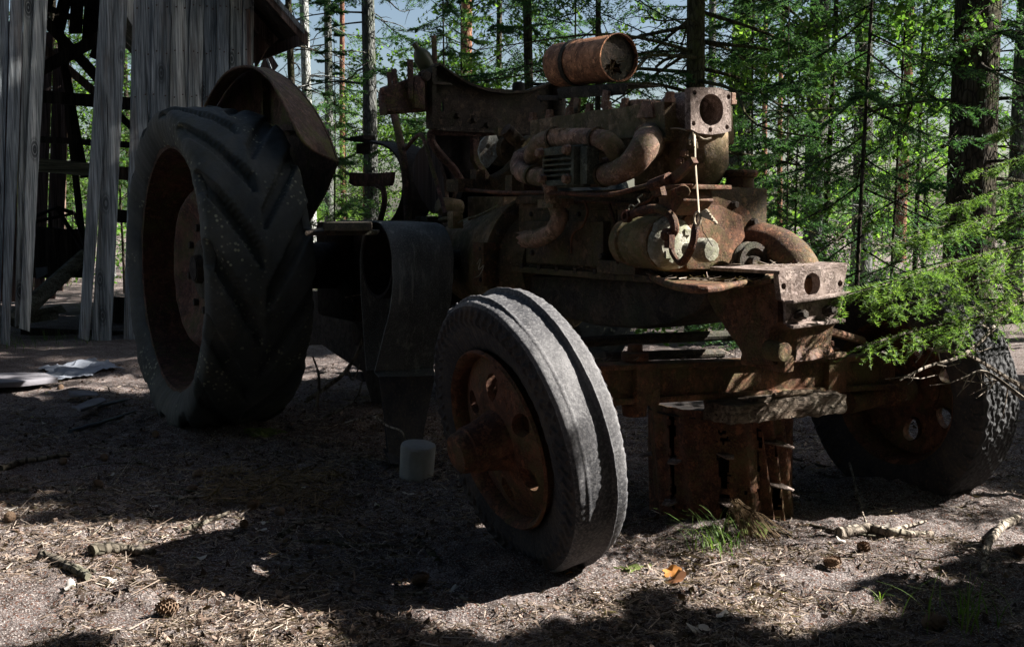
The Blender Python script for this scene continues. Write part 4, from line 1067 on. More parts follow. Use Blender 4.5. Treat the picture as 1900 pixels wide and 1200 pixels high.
V1, F1 = strips(90000, (-3, 3), (2.45, 7.0), .014, .036, .0012, .0024, RNG, .003, .25, .52)
V2, F2 = strips(6000, (-3, 3), (2.45, 6.5), .03, .11, .0012, .0026, RNG, .004, .10, .5)
V3, F3 = strips(17000, (-3, 3), (2.45, 7.5), .007, .020, .004, .011, RNG, .004, .35, .54)
me = arrays_mesh('needle_litter', np.concatenate([V1, V2, V3]), [np.concatenate([F1, F2 + len(V1), F3 + len(V1) + len(V2)])], [M['litter'], M['chips']], np.concatenate([np.zeros(len(F1) + len(F2)), np.ones(len(F3))]))
o = bpy.data.objects.new('needle_litter', me); place(o, (0, 0, 0), None)
props(o, 'brown fallen needles and bark crumbs strewn over the ground', 'litter', kind='stuff')

# needles that have come to rest on the tractor itself
rl = np.random.default_rng(17); Vs = []
for (a0_, a1_, b0_, b1_, z_, n) in ((-1.1, -.05, .17, .21, .806, 260), (-.2, .3, .12, .3, .806, 160), (-.045, .045, -.4, .6, .575, 160), (-1.0, -.2, -.1, .14, 1.368, 220), (-.7, -.25, .24, .32, 1.165, 120), (-2.9, -2.1, .0, .3, .978, 200), (.02, .33, -.13, .13, .846, 120)):
    aa = rl.uniform(a0_, a1_, n); bb = rl.uniform(b0_, b1_, n); th_ = rl.uniform(0, 2 * PI, n); l_ = rl.uniform(.008, .02, n); dz_ = rl.normal(0, .25, n) * l_
    if z_ == .575: zz = .503 + .068 + (bb - .66) * .0407
    else: zz = np.full(n, z_)
    c = np.array(O) + np.outer(aa, FW) + np.outer(bb, LF) + np.outer(zz + .003 + np.abs(dz_), UP)
    d = np.stack([np.cos(th_) * l_, np.sin(th_) * l_, dz_], -1); s_ = np.stack([-np.sin(th_), np.cos(th_), rl.normal(0, .5, n)], -1) * .0011
    Vs.append(np.stack([c - d - s_, c - d + s_, c + d + s_ * .5, c + d - s_ * .5], 1).reshape(-1, 3))
Vs = np.concatenate(Vs); me = arrays_mesh('needle_litter', Vs, [np.arange(len(Vs)).reshape(-1, 4)], [M['litter']])
o = bpy.data.objects.new('needle_litter', me); place(o, (0, 0, 0), None); props(o, 'fallen needles caught on the ledges of the rusty engine', 'litter', kind='stuff')
# twigs and sticks, each a thing of its own
def stick(pts, r, label, cat='stick', mat='twig', group=None, forks=(), name='stick', seg=7):
    m = MB(ID); P = []
    for p in pts:
        x, y = ground_xy(p[0], p[1]); z = gz(x, y) + r * .7 + (p[2] if len(p) > 2 else 0); P.append(Vector((x, y, z)))
    P = spline(P, 5)
    for i, p in enumerate(P[1:-1]): p += Vector((random.gauss(0, r * .16), random.gauss(0, r * .16), random.gauss(0, r * .1)))
    m.tube(P, (r, r * .55), seg)
    for (i, pts2, r2) in forks:
        Q = [P[min(len(P) - 1, int(i * (len(P) - 1)))]]
        for p in pts2:
            x, y = ground_xy(p[0], p[1]); Q.append(Vector((x, y, gz(x, y) + r2 + (p[2] if len(p) > 2 else 0))))
        m.tube(spline(Q, 4), (r2, r2 * .4), 5)
    return props(m.build(name, M[mat], None, rough=r * .12, rscale=60, angle=60), label, cat, group)
stick([(0, 864), (50, 852), (130, 845)], .017, 'thick dark stick at the left edge of the clearing', mat='twig')
stick([(130, 795), (180, 782), (215, 768)], .013, 'black hose-like rod lying left of the rear wheel, nearer one', 'rod', 'hose', name='rod')
stick([(215, 768), (252, 758)], .010, 'thin bluish rod end touching the rear tyre foot', 'rod', 'hose', name='rod')
stick([(180, 752), (225, 742), (262, 732)], .012, 'blue grey rod lying by the purple bark, farther one', 'rod', 'hose', name='rod')
stick([(0, 918), (25, 916), (52, 920)], .014, 'short broken stick near the left edge', mat='twig')
stick([(75, 900), (120, 930), (165, 900, .02), (245, 908)], .004, 'forked pale twig with a red tinge left of the clearing', 'twig', 'twig_pale', forks=((.55, [(205, 895), (250, 860, .03)], .003), (.4, [(135, 945)], .003), (.9, [(245, 870, .05)], .003)), name='twig')
stick([(90, 950), (150, 968), (190, 972), (250, 966), (310, 968)], .004, 'long pale twig reaching towards the sunlit patch at left', 'twig', 'twig_pale', forks=((.3, [(110, 945), (165, 905)], .003), (.5, [(140, 985)], .003)), name='twig')
stick([(245, 850), (300, 880), (360, 925), (420, 935)], .0045, 'thin grey twig running down the middle of the clearing', 'twig', 'twig', forks=((.6, [(380, 900), (410, 880)], .003),), name='twig')
stick([(255, 912), (330, 935), (400, 930), (430, 918), (470, 910), (540, 908), (640, 900)], .006, 'long curved twig lying across the clearing', 'twig', 'twig_pale', forks=((.35, [(390, 960), (360, 990)], .003), (.75, [(560, 890), (620, 880)], .003)), name='twig')
stick([(180, 965), (260, 978), (350, 980)], .004, 'pale straight twig below the forked twig', 'twig', 'twig', name='twig')
stick([(340, 1000), (380, 990), (425, 972)], .009, 'dark stick in the middle of the clearing', mat='twig')
stick([(525, 1008), (600, 1005), (645, 1012), (700, 1005), (760, 998)], .009, 'long brown stick lying in front of the rear wheel', mat='twig', forks=((.5, [(600, 985)], .004),))
stick([(520, 995), (560, 975), (610, 968)], .012, 'dark bent root in front of the rear wheel', 'root', 'twig', name='root')
stick([(775, 995), (800, 1020), (812, 1035)], .016, 'dark stub of root left of the near front wheel', 'root', 'bark_dark', name='root')
stick([(730, 1102), (800, 1098), (850, 1106), (890, 1118)], .006, 'thin curved stick in the wheel shadow', mat='twig')
stick([(1115, 1095), (1140, 1112), (1165, 1128)], .006, 'short dark stick in the bright patch right of the front wheel', mat='bark_dark')
stick([(1555, 1000), (1610, 990), (1660, 1000), (1730, 998)], .020, 'thick broken root in the sunlight at right', 'root', 'twig_pale', forks=((.6, [(1690, 985), (1720, 980)], .010),), name='root')
stick([(1885, 975), (1850, 1000), (1828, 1040), (1830, 1075)], .016, 'pale bare branch bending towards the camera at right edge', 'branch', 'twig_pale', name='branch')
stick([(1150, 640 + 335), (1260, 950), (1330, 965), (1420, 985), (1490, 975)], .005, 'grey twig lying before the spiked drum', 'twig', 'twig', forks=((.2, [(1240, 930, .05), (1265, 912, .08), (1300, 930, .04), (1330, 965)], .003),), name='twig')
stick([(1300, 1030 - 40), (1390, 985), (1470, 1000)], .007, 'short grey stick right of the grass tuft', mat='twig')
stick([(1500, 975), (1560, 990), (1640, 1000)], .006, 'thin stick below the timber block', mat='twig')
stick([(1575, 905, .08), (1590, 940, .03), (1610, 985)], .005, 'pale upright twig right of the spiked drum', 'twig', 'twig_pale', name='twig')
stick([(1520, 880), (1600, 900), (1680, 930), (1760, 955)], .006, 'long thin twig in front of the far front wheel', 'twig', 'twig', name='twig')
stick([(1440, 850), (1540, 870), (1620, 860)], .006, 'grey twig in the shade behind the drum', 'twig', 'twig', forks=((.5, [(1560, 830, .05), (1600, 820, .08)], .003),), name='twig')
stick([(1000, 1110), (1060, 1080), (1090, 1068)], .004, 'fine twig at the foot of the near front tyre', 'twig', 'twig', name='twig')
rt = random.Random(41)
for k in range(26):
    if k < 18: x0_, y0_ = rt.uniform(20, 700), rt.uniform(800, 1010)
    else: x0_, y0_ = rt.uniform(1200, 1850), rt.uniform(960, 1120)
    a_ = rt.uniform(-.4, .4) + (PI if rt.random() < .5 else 0); l_ = rt.uniform(40, 150)
    q = [(x0_ + l_ * t * math.cos(a_) + rt.gauss(0, 5), y0_ + l_ * .35 * t * math.sin(a_) * 2 + rt.gauss(0, 4), rt.uniform(0, .012)) for t in (0, .35, .7, 1)]
    stick(q, rt.uniform(.0018, .0035), 'thin dry twig lying loose on the needle litter', 'twig', rt.choice(('twig_pale', 'twig', 'twig_pale')), 'thin twigs scattered over the clearing', forks=((rt.uniform(.3, .7), [(q[1][0] + rt.uniform(-30, 40), q[1][1] + rt.uniform(-22, 22))], .0016),), name='twig', seg=5)
# dead branches leaning up in the dark gap between the wheels
def leanbranch(pts, r, label, forks=(), mat='twig'):
    m = MB(ID); P = spline([D(*p) for p in pts], 6); m.tube(P, (r, r * .4), 6)
    for i, f_, r2 in forks: m.tube(spline([P[int(i * (len(P) - 1))]] + [D(*p) for p in f_], 4), (r2, r2 * .4), 5)
    return props(m.build('branch', M[mat], None, rough=r * .1, rscale=50, angle=60), label, 'branch')
leanbranch([(570, 742, 4.9), (610, 715, 4.85), (640, 690, 4.8), (665, 650, 4.8), (680, 600, 4.8), (683, 560, 4.8)], .011, 'bare branch leaning up behind the canvas belt', ((.45, [(655, 705, 4.8), (668, 675, 4.8)], .006), (.85, [(700, 580, 4.8)], .004)))
leanbranch([(600, 775, 4.6), (635, 758, 4.6), (660, 740, 4.55), (672, 708, 4.55)], .007, 'shorter bare branch in the dark gap beside the rear tyre')
leanbranch([(588, 755, 4.7), (592, 700, 4.7), (580, 660, 4.7)], .008, 'upright broken branch beside the rear tyre', ((.6, [(605, 690, 4.65)], .005),))
leanbranch([(640, 785, 4.4), (690, 772, 4.4), (720, 790, 4.35), (745, 800, 4.3), (755, 825, 4.3)], .006, 'arched pale twig on the ground by the belt end', (), 'twig_pale')
leanbranch([(640, 552, 5.4), (660, 548, 5.4), (680, 546, 5.4)], .004, 'pale twig caught against the gearbox', ((.3, [(655, 560, 5.4)], .003),), 'twig_pale')
# roots at lower left
for pts, r, lab in (([(170, 1042), (215, 1030), (255, 1030), (285, 1035)], .020, 'knotty root in the sunlit patch at lower left'), ([(80, 1045), (110, 1060), (150, 1085), (165, 1095)], .020, 'dark root running towards the camera at lower left')):
    stick(pts, r, lab, 'root', 'twig', forks=((.7, [(pts[2][0] + 15, pts[2][1] - 12), (pts[3][0] + 12, pts[3][1] - 14)], .008),), name='root')

# cones
def cone_mesh():
    m = MB(ID)
    m.lathe([(0, .004), (.004, .012), (.018, .0155), (.038, .0145), (.055, .008), (.06, .002)], (0, 0, 0), (0, 0, 1), 10)
    for i in range(70):
        h = .004 + .052 * i / 70; an = i * 2.39996; r = .0155 * math.sin(PI * min(1, (h + .012) / .07)) + .002
        u = Vector((math.cos(an), math.sin(an), 0)); v = Vector((-u.y, u.x, 0)); c = u * r + Vector((0, 0, h))
        m.add([c - v * .0055, c + v * .0055, c + u * .006 + v * .003 + UP * .006, c + u * .0065 + UP * .0075, c + u * .006 - v * .003 + UP * .006], [(0, 1, 2, 3, 4)])
    bm = bmesh.new(); vv = [bm.verts.new(p) for p in m.v]
    for f in m.f: bm.faces.new([vv[i] for i in f])
    me = bpy.data.meshes.new('pine_cone'); bm.to_mesh(me); bm.free(); me.materials.append(M['cone']); return me
cme = cone_mesh()
for i, (x_, y_, s_, lab) in enumerate(((330, 1140, 1.0, 'brown cone in the bright patch below the root'), (765, 1078, .85, 'brown cone in the wheel shadow right of the lit spot'), (360, 895, .8, 'brown cone on the clearing right of the dead spruce tangle edge'), (190, 908, .7, None), (195, 848, .7, None), (115, 852, .7, None), (347, 920, .7, None), (460, 962, .8, None), (520, 962, .75, None), (1610, 997 + 30, .8, None), (1530, 1050, .9, 'cone in half shade right of the grass tuft'), (1710, 1158, 1., 'cone lying at the bottom right of the picture'), (18, 980, .8, None), (290, 812, .7, None), (110, 718, .8, None), (450, 990, .6, None), (1880, 1035, .9, 'cone at the right edge beside the bare branch'))):
    x, y = ground_xy(x_, y_); o = bpy.data.objects.new('pine_cone', cme); o.scale = (s_, s_, s_)
    o.rotation_euler = (R_(random.uniform(65, 100)), 0, random.uniform(0, 6.28)); place(o, (x, y, gz(x, y) + .012), None)
    props(o, lab or 'small brown cone lying on the shaded needle litter', 'cone', 'cones on the shaded forest floor' if lab is None else None)
# fallen leaves
def leaf_obj(x_, y_, size, label, mat='leaf_dry', group=None, rot=None, lift=.008, tilt=(.25, .2), shape=0):
    m = MB(ID); n = 22; pts = []
    for k in range(n):
        a = 2 * PI * k / n
        r = size * (.5 + (.22 * abs(math.sin(a * 2.5)) if shape else .12 * math.cos(2 * a)) + .03 * math.sin(a * 7))
        pts.append(Vector((r * math.cos(a) * 1.2, r * math.sin(a) * .8, size * (.12 * math.sin(a * 2 + 1) + .1 * math.cos(3 * a)))))
    m.add([Vector((0, 0, 0))] + pts, [(0, 1 + k, 1 + (k + 1) % n) for k in range(n)])
    bm = bmesh.new(); vv = [bm.verts.new(p) for p in m.v]
    for f in m.f: bm.faces.new([vv[i] for i in f])
    me = bpy.data.meshes.new('fallen_leaf'); bm.to_mesh(me); bm.free(); me.materials.append(M[mat]); me.shade_smooth()
    o = bpy.data.objects.new('fallen_leaf', me); x, y = ground_xy(x_, y_)
    o.rotation_euler = (random.gauss(0, tilt[0]), random.gauss(0, tilt[1]), random.uniform(0, 6) if rot is None else rot)
    place(o, (x, y, gz(x, y) + lift), None); return props(o, label, 'leaf', group)
M['leaf_orange'] = mat_leaf('orange_leaf', (.5, .2, .05), (.52, .22, .06), (.55, .25, .07), .2, .7)
M['leaf_pale'] = mat_leaf('pale_leaf', (.3, .3, .26), (.42, .38, .34), (.5, .46, .44), .2, .7)
M['leaf_brown'] = mat_leaf('brown_leaf', (.12, .05, .025), (.17, .075, .035), (.2, .09, .04), .2, .7)
leaf_obj(1247, 1066, .034, 'bright orange leaf in the sunlight right of the front tyre', 'leaf_orange', tilt=(.5, .3), shape=1, lift=.014)
leaf_obj(1252, 1082, .045, 'dark brown leaf just below the orange leaf', 'leaf_brown', tilt=(.4, .3), shape=1, lift=.012)
leaf_obj(1055, 1066, .025, 'small orange leaf standing at the foot of the front tyre', 'leaf_orange', tilt=(1.3, .2), lift=.02)
leaf_obj(840, 1089, .030, 'pale green lobed leaf in the wheel shadow', 'leaf_pale', shape=1)
leaf_obj(562, 922, .030, 'pinkish pale leaf on the dead spruce tangle', 'leaf_pale', lift=.03)
leaf_obj(757, 916, .030, 'pale leaf left of the front wheel', 'leaf_pale')
leaf_obj(210, 1098, .04, 'curled pale leaf in the bright patch at lower left', 'leaf_pale', lift=.015)
leaf_obj(130, 1112, .04, 'rounded pale leaf nearest the left edge of the bright patch', 'leaf_pale', lift=.015)
leaf_obj(155, 858, .030, 'violet tinted leaf by the thick stick', 'leaf_pale')
leaf_obj(1295, 1158, .05, 'pale leaf in the shade at the bottom right of centre', 'leaf_pale')
for x_, y_ in ((90, 730), (60, 768), (80, 782), (20, 948), (490, 982), (485, 992), (370, 1035), (285, 950), (205, 885), (700, 935), (1340, 1142), (1640, 985), (1560, 1015)):
    leaf_obj(x_, y_, random.uniform(.02, .035), 'small pale scrap of leaf on the shaded litter', 'leaf_pale', 'pale leaf scraps on the litter')
# boards and bark lying at left
m = MB(ID)
for q in ([(-60, 706), (40, 704), (85, 705), (108, 714), (40, 722), (-60, 728)],):
    P = [Vector((*ground_xy(*p), .045)) for p in q]; m.prism(P, (0, 0, -.03))
props(m.build('flat_board', M['slab'], None, bevel=.004, sub=2, rough=.003, rscale=6), 'flat grey board lying on the ground at the left edge', 'board')
for pts, lab in (([(128, 736), (150, 734), (180, 737), (185, 743), (150, 744), (130, 741)], 'flat violet piece of bark left of the blue rod'), ([(142, 765), (170, 752), (190, 749), (200, 752), (175, 764), (150, 772), (135, 765)], 'dark violet curl of bark above the black hose')):
    m = MB(ID); m.prism([Vector((*ground_xy(*p), .035)) for p in pts], (0, 0, -.012)); props(m.build('bark_slab', M['slab'], None, bevel=.003, sub=3, rough=.01, rscale=9), lab, 'bark')
# crumpled pale sheet
m = MB(ID); n = 26; x0, y0 = ground_xy(140, 690)
for i in range(n):
    for j in range(n):
        u, v = i / (n - 1) - .5, j / (n - 1) - .5
        edge_ = .5 + .1 * math.sin(9 * math.atan2(v, u + 1e-6))
        x = x0 + u * .46 * (1 + .2 * math.sin(v * 9)); y = y0 + v * .75 * (1 + .2 * math.cos(u * 8))
        z = gz(x, y) + .010 + .022 * float(vnoise(np.array(u * 6 + 20), np.array(v * 6 + 20), 31)) + .02 * abs(float(vnoise(np.array(u * 15 + 9), np.array(v * 15 + 7), 32)) - .5)
        m.v.append(Vector((x, y, z)))
for i in range(n - 1):
    for j in range(n - 1):
        u, v = i / (n - 1) - .5, j / (n - 1) - .5
        if math.hypot(u, v) < .46 + .06 * math.sin(7 * math.atan2(v, u)): m.f.append((i * n + j, (i + 1) * n + j, (i + 1) * n + j + 1, i * n + j + 1))
props(m.build('crumpled_sheet', M['tarp'], None, angle=25, rough=.006, rscale=30), 'crumpled pale sheet lying in the sun left of the rear wheel', 'sheet')
# moss cushions
def moss(x_, y_, r, label):
    x, y = ground_xy(x_, y_); m = MB(ID); n = 28
    for i in range(n + 1):
        for k in range(n):
            a = 2 * PI * k / n; q = r * i / n * (1 + .25 * math.sin(a * 3) + .12 * math.sin(a * 7)); xx, yy = x + q * math.cos(a), y + q * math.sin(a)
            m.v.append(Vector((xx, yy, gz(xx, yy) + .02 * (1 - (i / n) ** 2) - .002)))
    for i in range(n):
        for k in range(n): m.f.append((i * n + k, i * n + (k + 1) % n, (i + 1) * n + (k + 1) % n, (i + 1) * n + k))
    props(m.build('moss_cushion', M['moss'], None, rough=.008, rscale=60), label, 'moss')
moss(1165, 1048, .075, 'bright moss cushion at the foot of the near front tyre'); moss(1085, 1062, .04, 'small moss cushion below the tread of the near front tyre')
moss(1400, 985, .07, 'dark moss cushion at the foot of the spiked drum'); moss(490, 805, .10, 'dull moss cushion in front of the rear tyre')
# grass
def grass(x_, y_, n, hmin, hmax, label, spread=.05, lean=(0, 0)):
    x, y = ground_xy(x_, y_); V = []; Fq = []
    rng = random.Random(int(x_ + y_))
    for i in range(n):
        a = rng.uniform(0, 6.28); h = rng.uniform(hmin, hmax); bx, by = x + rng.gauss(0, spread * .5), y + rng.gauss(0, spread * .5)
        d = Vector((math.cos(a) + lean[0], math.sin(a) + lean[1], 0)) * rng.uniform(.3, .9); s = Vector((-d.y, d.x, 0)).normalized(); w = rng.uniform(.0012, .0026)
        b = len(V); K = 6
        for k in range(K + 1):
            t = k / K; c = Vector((bx, by, gz(bx, by))) + d * h * t * (.3 + .7 * t) + UP * (h * (t - .45 * t * t))
            V += [c - s * w * (1 - t * .9), c + s * w * (1 - t * .9)]
        Fq += [(b + 2 * k, b + 2 * k + 1, b + 2 * k + 3, b + 2 * k + 2) for k in range(K)]
    org = Vector((x, y, gz(x, y)))
    me = arrays_mesh('grass_tuft', np.array([tuple(v - org) for v in V]), [np.array(Fq)], [M['grass']], None, True)
    o = bpy.data.objects.new('grass_tuft', me); place(o, org, None); props(o, label, 'grass')
grass(1320, 1022, 46, .06, .24, 'green grass tuft in front of the spiked drum', .10, (-.5, 0))
grass(1345, 1010, 22, .05, .15, 'second thinner grass tuft beside the drum foot', .08)
grass(1790, 1150, 40, .10, .24, 'green grass tuft at the lower right corner', .10)
grass(1625, 1115, 6, .04, .08, 'small grass shoot in the shade at lower right', .02)
grass(60, 640, 50, .06, .18, 'green sprouting plants in front of the barn boards', .5)
grass(95, 632, 40, .06, .18, 'second clump of green sprouts in front of the barn opening', .4)
grass(10, 645, 20, .05, .16, 'leafy sprout at the foot of the leftmost barn board', .14)
# dead spruce twig tangle
rng = np.random.default_rng(3)
m_ = []; n = 900
cxy = np.array([ground_xy(x_, y_) for x_, y_ in zip(rng.uniform(380, 640, n), rng.uniform(885, 950, n))])
a = rng.uniform(0, 2 * PI, n); l = rng.uniform(.02, .06, n); c = np.stack([cxy[:, 0], cxy[:, 1], gh(cxy[:, 0], cxy[:, 1]) + rng.uniform(.004, .03, n)], -1)
d = np.stack([np.cos(a) * l, np.sin(a) * l, rng.normal(0, .25, n) * l], -1); s = np.stack([-np.sin(a), np.cos(a), np.ones(n) * .5], -1) * .0013
V = np.stack([c - d - s, c - d + s, c + d * .2 + s + np.array([0, 0, .006]), c + d + s * .3, c + d - s * .3, c + d * .2 - s + np.array([0, 0, .006])], 1).reshape(-1, 3)
org = c.mean(0); org[2] = 0
me = arrays_mesh('dead_spruce_branch', V - org, [np.arange(6 * n).reshape(n, 6)], [M['drygrass']])
o = bpy.data.objects.new('dead_spruce_branch', me); place(o, org, None); props(o, 'flat brown tangle of dead spruce twigs on the clearing', 'dead branch')
# dry brown grass sheaf at the foot of the drum
rng2 = random.Random(5); m = MB(ID); x, y = ground_xy(1370, 1000)
for k in range(60):
    b = Vector((x + rng2.gauss(0, .012), y + .08, .09 + rng2.gauss(0, .008))); e = Vector((x + .06 + rng2.gauss(0, .05), y - .04 + rng2.gauss(0, .03), .01))
    m.tube([b, b * .5 + e * .5 + UP * .02, e], .0012, 3)
props(m.build('dry_sheaf', M['drygrass'], None), 'sheaf of dry straw lying at the foot of the spiked drum', 'straw')
# ------------------------------------------------------------------ BARN
C0 = Vector((-2.22, 9.73, 0)); WD = Vector((.864, .503, 0)); ND = Vector((.503, -.864, 0))
def WP(s, z, d=0): return C0 + WD * s + ND * d + UP * z
def WS(x, y, d=0):
    r = ray(x, y); o = Vector((0, 0, CAMZ)); t = (C0 + ND * d - o).dot(ND) / r.dot(ND); p = o + r * t
    return (p - C0).dot(WD), p.z
barn = thing('barn', WP(-2.2, 0), 'derelict grey board barn with a broken out wall behind the tractor', 'barn')
rb_ = random.Random(11)
def plank(m, tl, tr, br, bl, d, th=.022, torn=0, nseg=16):
    """one board given by its four corners in (s, z) on the wall"""
    vs = []; n = nseg; ph = rb_.uniform(0, 9)
    for i in range(n + 1):
        t = i / n
        l = (tl[0] + (bl[0] - tl[0]) * t, tl[1] + (bl[1] - tl[1]) * t); r = (tr[0] + (br[0] - tr[0]) * t, tr[1] + (br[1] - tr[1]) * t)
        jl = .003 * math.sin(t * 7 + ph) + .002 * math.sin(t * 19 + ph * 2); jr = .003 * math.sin(t * 6 + ph * 3) + .002 * math.sin(t * 17 + ph)
        bow = .006 * math.sin(t * 3 + ph)
        zz = rb_.uniform(-torn, torn) if i == n else 0
        vs += [WP(l[0] + jl, l[1] + zz, d + bow), WP(r[0] + jr, r[1] - zz, d + bow), WP(r[0] + jr, r[1] - zz, d + bow - th), WP(l[0] + jl, l[1] + zz, d + bow - th)]
    fs = [(0, 1, 2, 3), (4 * n + 3, 4 * n + 2, 4 * n + 1, 4 * n)]
    for i in range(n):
        b = 4 * i
        for k in range(4): fs.append((b + k, b + (k + 1) % 4, b + 4 + (k + 1) % 4, b + 4 + k))
    m.add(vs, fs)
def pq(m, xt0, xt1, yt, xb0, xb1, yb, d, ext=0, torn=.02):
    """board read off the photograph: top edge at row yt, bottom edge at row yb; ext lengthens it upwards"""
    tl, tr, bl, br = WS(xt0, yt, d), WS(xt1, yt, d), WS(xb0, yb, d), WS(xb1, yb, d)
    if ext:
        f = ext / (tl[1] - bl[1]); tl = (tl[0] + (tl[0] - bl[0]) * f, tl[1] + ext); tr = (tr[0] + (tr[0] - br[0]) * f, tr[1] + ext)
    plank(m, tl, tr, br, bl, d, torn=torn)
m = MB(ID)
xs = [247, 284, 318, 353, 378, 402, 427, 450, 471]
for i in range(8):
    sl = -.030 * (1 - i / 9)
    pq(m, xs[i] + .5, xs[i + 1] - .5, 0, xs[i] + sl * 640 + 2, xs[i + 1] + sl * 640 - 1, 640, (0, .012, .002, .016, .004, .012, 0, .008)[i], 1.6 - .155 * i)
for i in range(7):
    if i != 3: pq(m, xs[i + 1] - 4, xs[i + 1] + 4, 0, xs[i + 1] - 17, xs[i + 1] - 9, 640, -.026, 1.2 - .14 * i)
pq(m, 231, 252, -10, 233, 251, 42, -.01, 1.6, .10)
m.build('front_wall', M['wood_grey'], barn, bevel=.002)
fw_ = bpy.data.objects[[o.name for o in col.objects if o.name.startswith('front_wall')][-1]]
nm_ = MB(ID); nm_.lathe([(-.01, .006), (.003, .006), (.005, .003)], (0, 0, 0), (0, 0, 1), 6)
nme = bpy.data.meshes.new('nail'); nme.from_pydata([tuple(v) for v in nm_.v], [], nm_.f); nme.materials.append(M['rust_dash'])
def nail(x_, y_, par):
    s_, z_ = WS(x_, y_, .02); o = bpy.data.objects.new('nail', nme); o.rotation_euler = ND.to_track_quat('Z', 'Y').to_euler(); place(o, WP(s_, z_, .020), par)
for i in range(8):
    for y_ in (14, 96, 178): 
        sl = -.030 * (1 - i / 9); nail(xs[i] + 8 + sl * y_ + rb_.uniform(-2, 2), y_ + rb_.uniform(-5, 5), fw_); nail(xs[i + 1] - 8 + sl * y_ + rb_.uniform(-2, 2), y_ + rb_.uniform(-5, 5), fw_)
m = MB(ID)
pq(m, -24, 16, 0, -32, -2, 642, .0, 2.4); pq(m, 20, 44, 0, 1, 19, 640, .03, 2.4); pq(m, 46, 64, 0, 26, 43, 604, -.01, 2.4); pq(m, 62, 89, 0, 36, 54, 612, .02, 2.3)
pq(m, -64, -26, 0, -72, -34, 642, .01, 2.3)
m.build('front_wall', M['wood_grey'], barn, bevel=.002)
m = MB(ID); sl_ = WS(-76, 640, 0)[0]; k = 0
while sl_ > -6.35:
    w_ = rb_.uniform(.11, .16); plank(m, (sl_ - w_, 2.75 + .98 * min(6.4 + sl_, -sl_) - .1), (sl_ - .006, 2.75 + .98 * min(6.4 + sl_, -sl_) - .1), (sl_ - .006, .0), (sl_ - w_, .0), .012 * (k % 2)); sl_ -= w_; k += 1
m.build('front_wall', M['wood_grey'], barn, bevel=.002)
m = MB(ID)
for i in range(26):
    q_ = WP(-6.38 + .012 * (i % 2), 0, -.02 - i * .155); m.box(q_ + UP * 1.36, (.145, .022, 2.72), Matrix.Rotation(math.atan2(-ND.y, -ND.x), 3, 'Z'))
m.build('side_wall', M['wood_grey'], barn, bevel=.002)
m = MB(ID)
pq(m, 187, 210, 0, 145, 166, 630, .03, 2.0); pq(m, 208, 236, 0, 170, 207, 634, .0, 2.0)
m.build('front_wall', M['wood_grey'], barn, bevel=.002)
def tim(m, pts, Y, w, th=.05):
    P = [D(x, y, Y if not hasattr(Y, '__len__') else Y[i]) for i, (x, y) in enumerate(pts)]
    for a, b in zip(P[:-1], P[1:]): m.bar(a, b, th, w, (b - a).cross(Vector((0, 1, 0))))
def part(name, mat, *bars):
    for pts, Y, w in bars:
        m = MB(ID); tim(m, pts, Y, w); m.build(name, M[mat], barn, bevel=.004, sub=1, rough=.006, rscale=9)
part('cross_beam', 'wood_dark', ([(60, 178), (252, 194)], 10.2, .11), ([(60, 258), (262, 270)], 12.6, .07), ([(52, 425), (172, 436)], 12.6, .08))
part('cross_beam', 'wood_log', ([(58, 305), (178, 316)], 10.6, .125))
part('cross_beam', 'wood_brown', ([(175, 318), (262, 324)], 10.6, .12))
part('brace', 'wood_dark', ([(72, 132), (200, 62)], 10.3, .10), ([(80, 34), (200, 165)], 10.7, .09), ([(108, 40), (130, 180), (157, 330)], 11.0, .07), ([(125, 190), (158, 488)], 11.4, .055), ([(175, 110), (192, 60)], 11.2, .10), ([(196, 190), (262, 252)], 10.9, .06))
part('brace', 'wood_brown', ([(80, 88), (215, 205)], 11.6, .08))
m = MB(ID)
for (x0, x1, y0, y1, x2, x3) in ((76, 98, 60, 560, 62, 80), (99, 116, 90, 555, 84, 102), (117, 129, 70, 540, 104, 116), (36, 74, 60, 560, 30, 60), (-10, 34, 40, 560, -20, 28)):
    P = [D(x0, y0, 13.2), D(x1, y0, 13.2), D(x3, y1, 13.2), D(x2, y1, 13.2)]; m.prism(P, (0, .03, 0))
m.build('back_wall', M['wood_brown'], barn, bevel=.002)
m = MB(ID)
for (x0, y0, x1, y1, w) in ((92, -40, 70, 28, .06), (104, -40, 84, 36, .06), (130, -40, 108, 55, .12), (146, -40, 140, 62, .12), (175, -50, 165, 85, .14), (185, -30, 190, 40, .06), (70, 8, 200, 60, .06), (70, -20, 200, 14, .10)):
    m.bar(D(x0, y0, 11.6), D(x1, y1, 11.4), w, .03, (0, 1, 0))
m.build('roof_batten', M['wood_dark'], barn)
m = MB(ID)   # long side wall that runs back from the corner
for i in range(26):
    p = C0 - ND * (.02 + i * .155) + WD * (.012 * (i % 2) - .01); m.box(p + UP * 1.36, (.145, .022, 2.72), Matrix.Rotation(math.atan2(-ND.y, -ND.x), 3, 'Z'))
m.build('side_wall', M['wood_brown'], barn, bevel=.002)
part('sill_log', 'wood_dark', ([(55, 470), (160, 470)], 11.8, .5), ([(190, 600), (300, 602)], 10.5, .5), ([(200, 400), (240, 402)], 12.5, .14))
part('sill_log', 'wood_dark', ([(40, 620), (232, 628)], 9.6, .12))
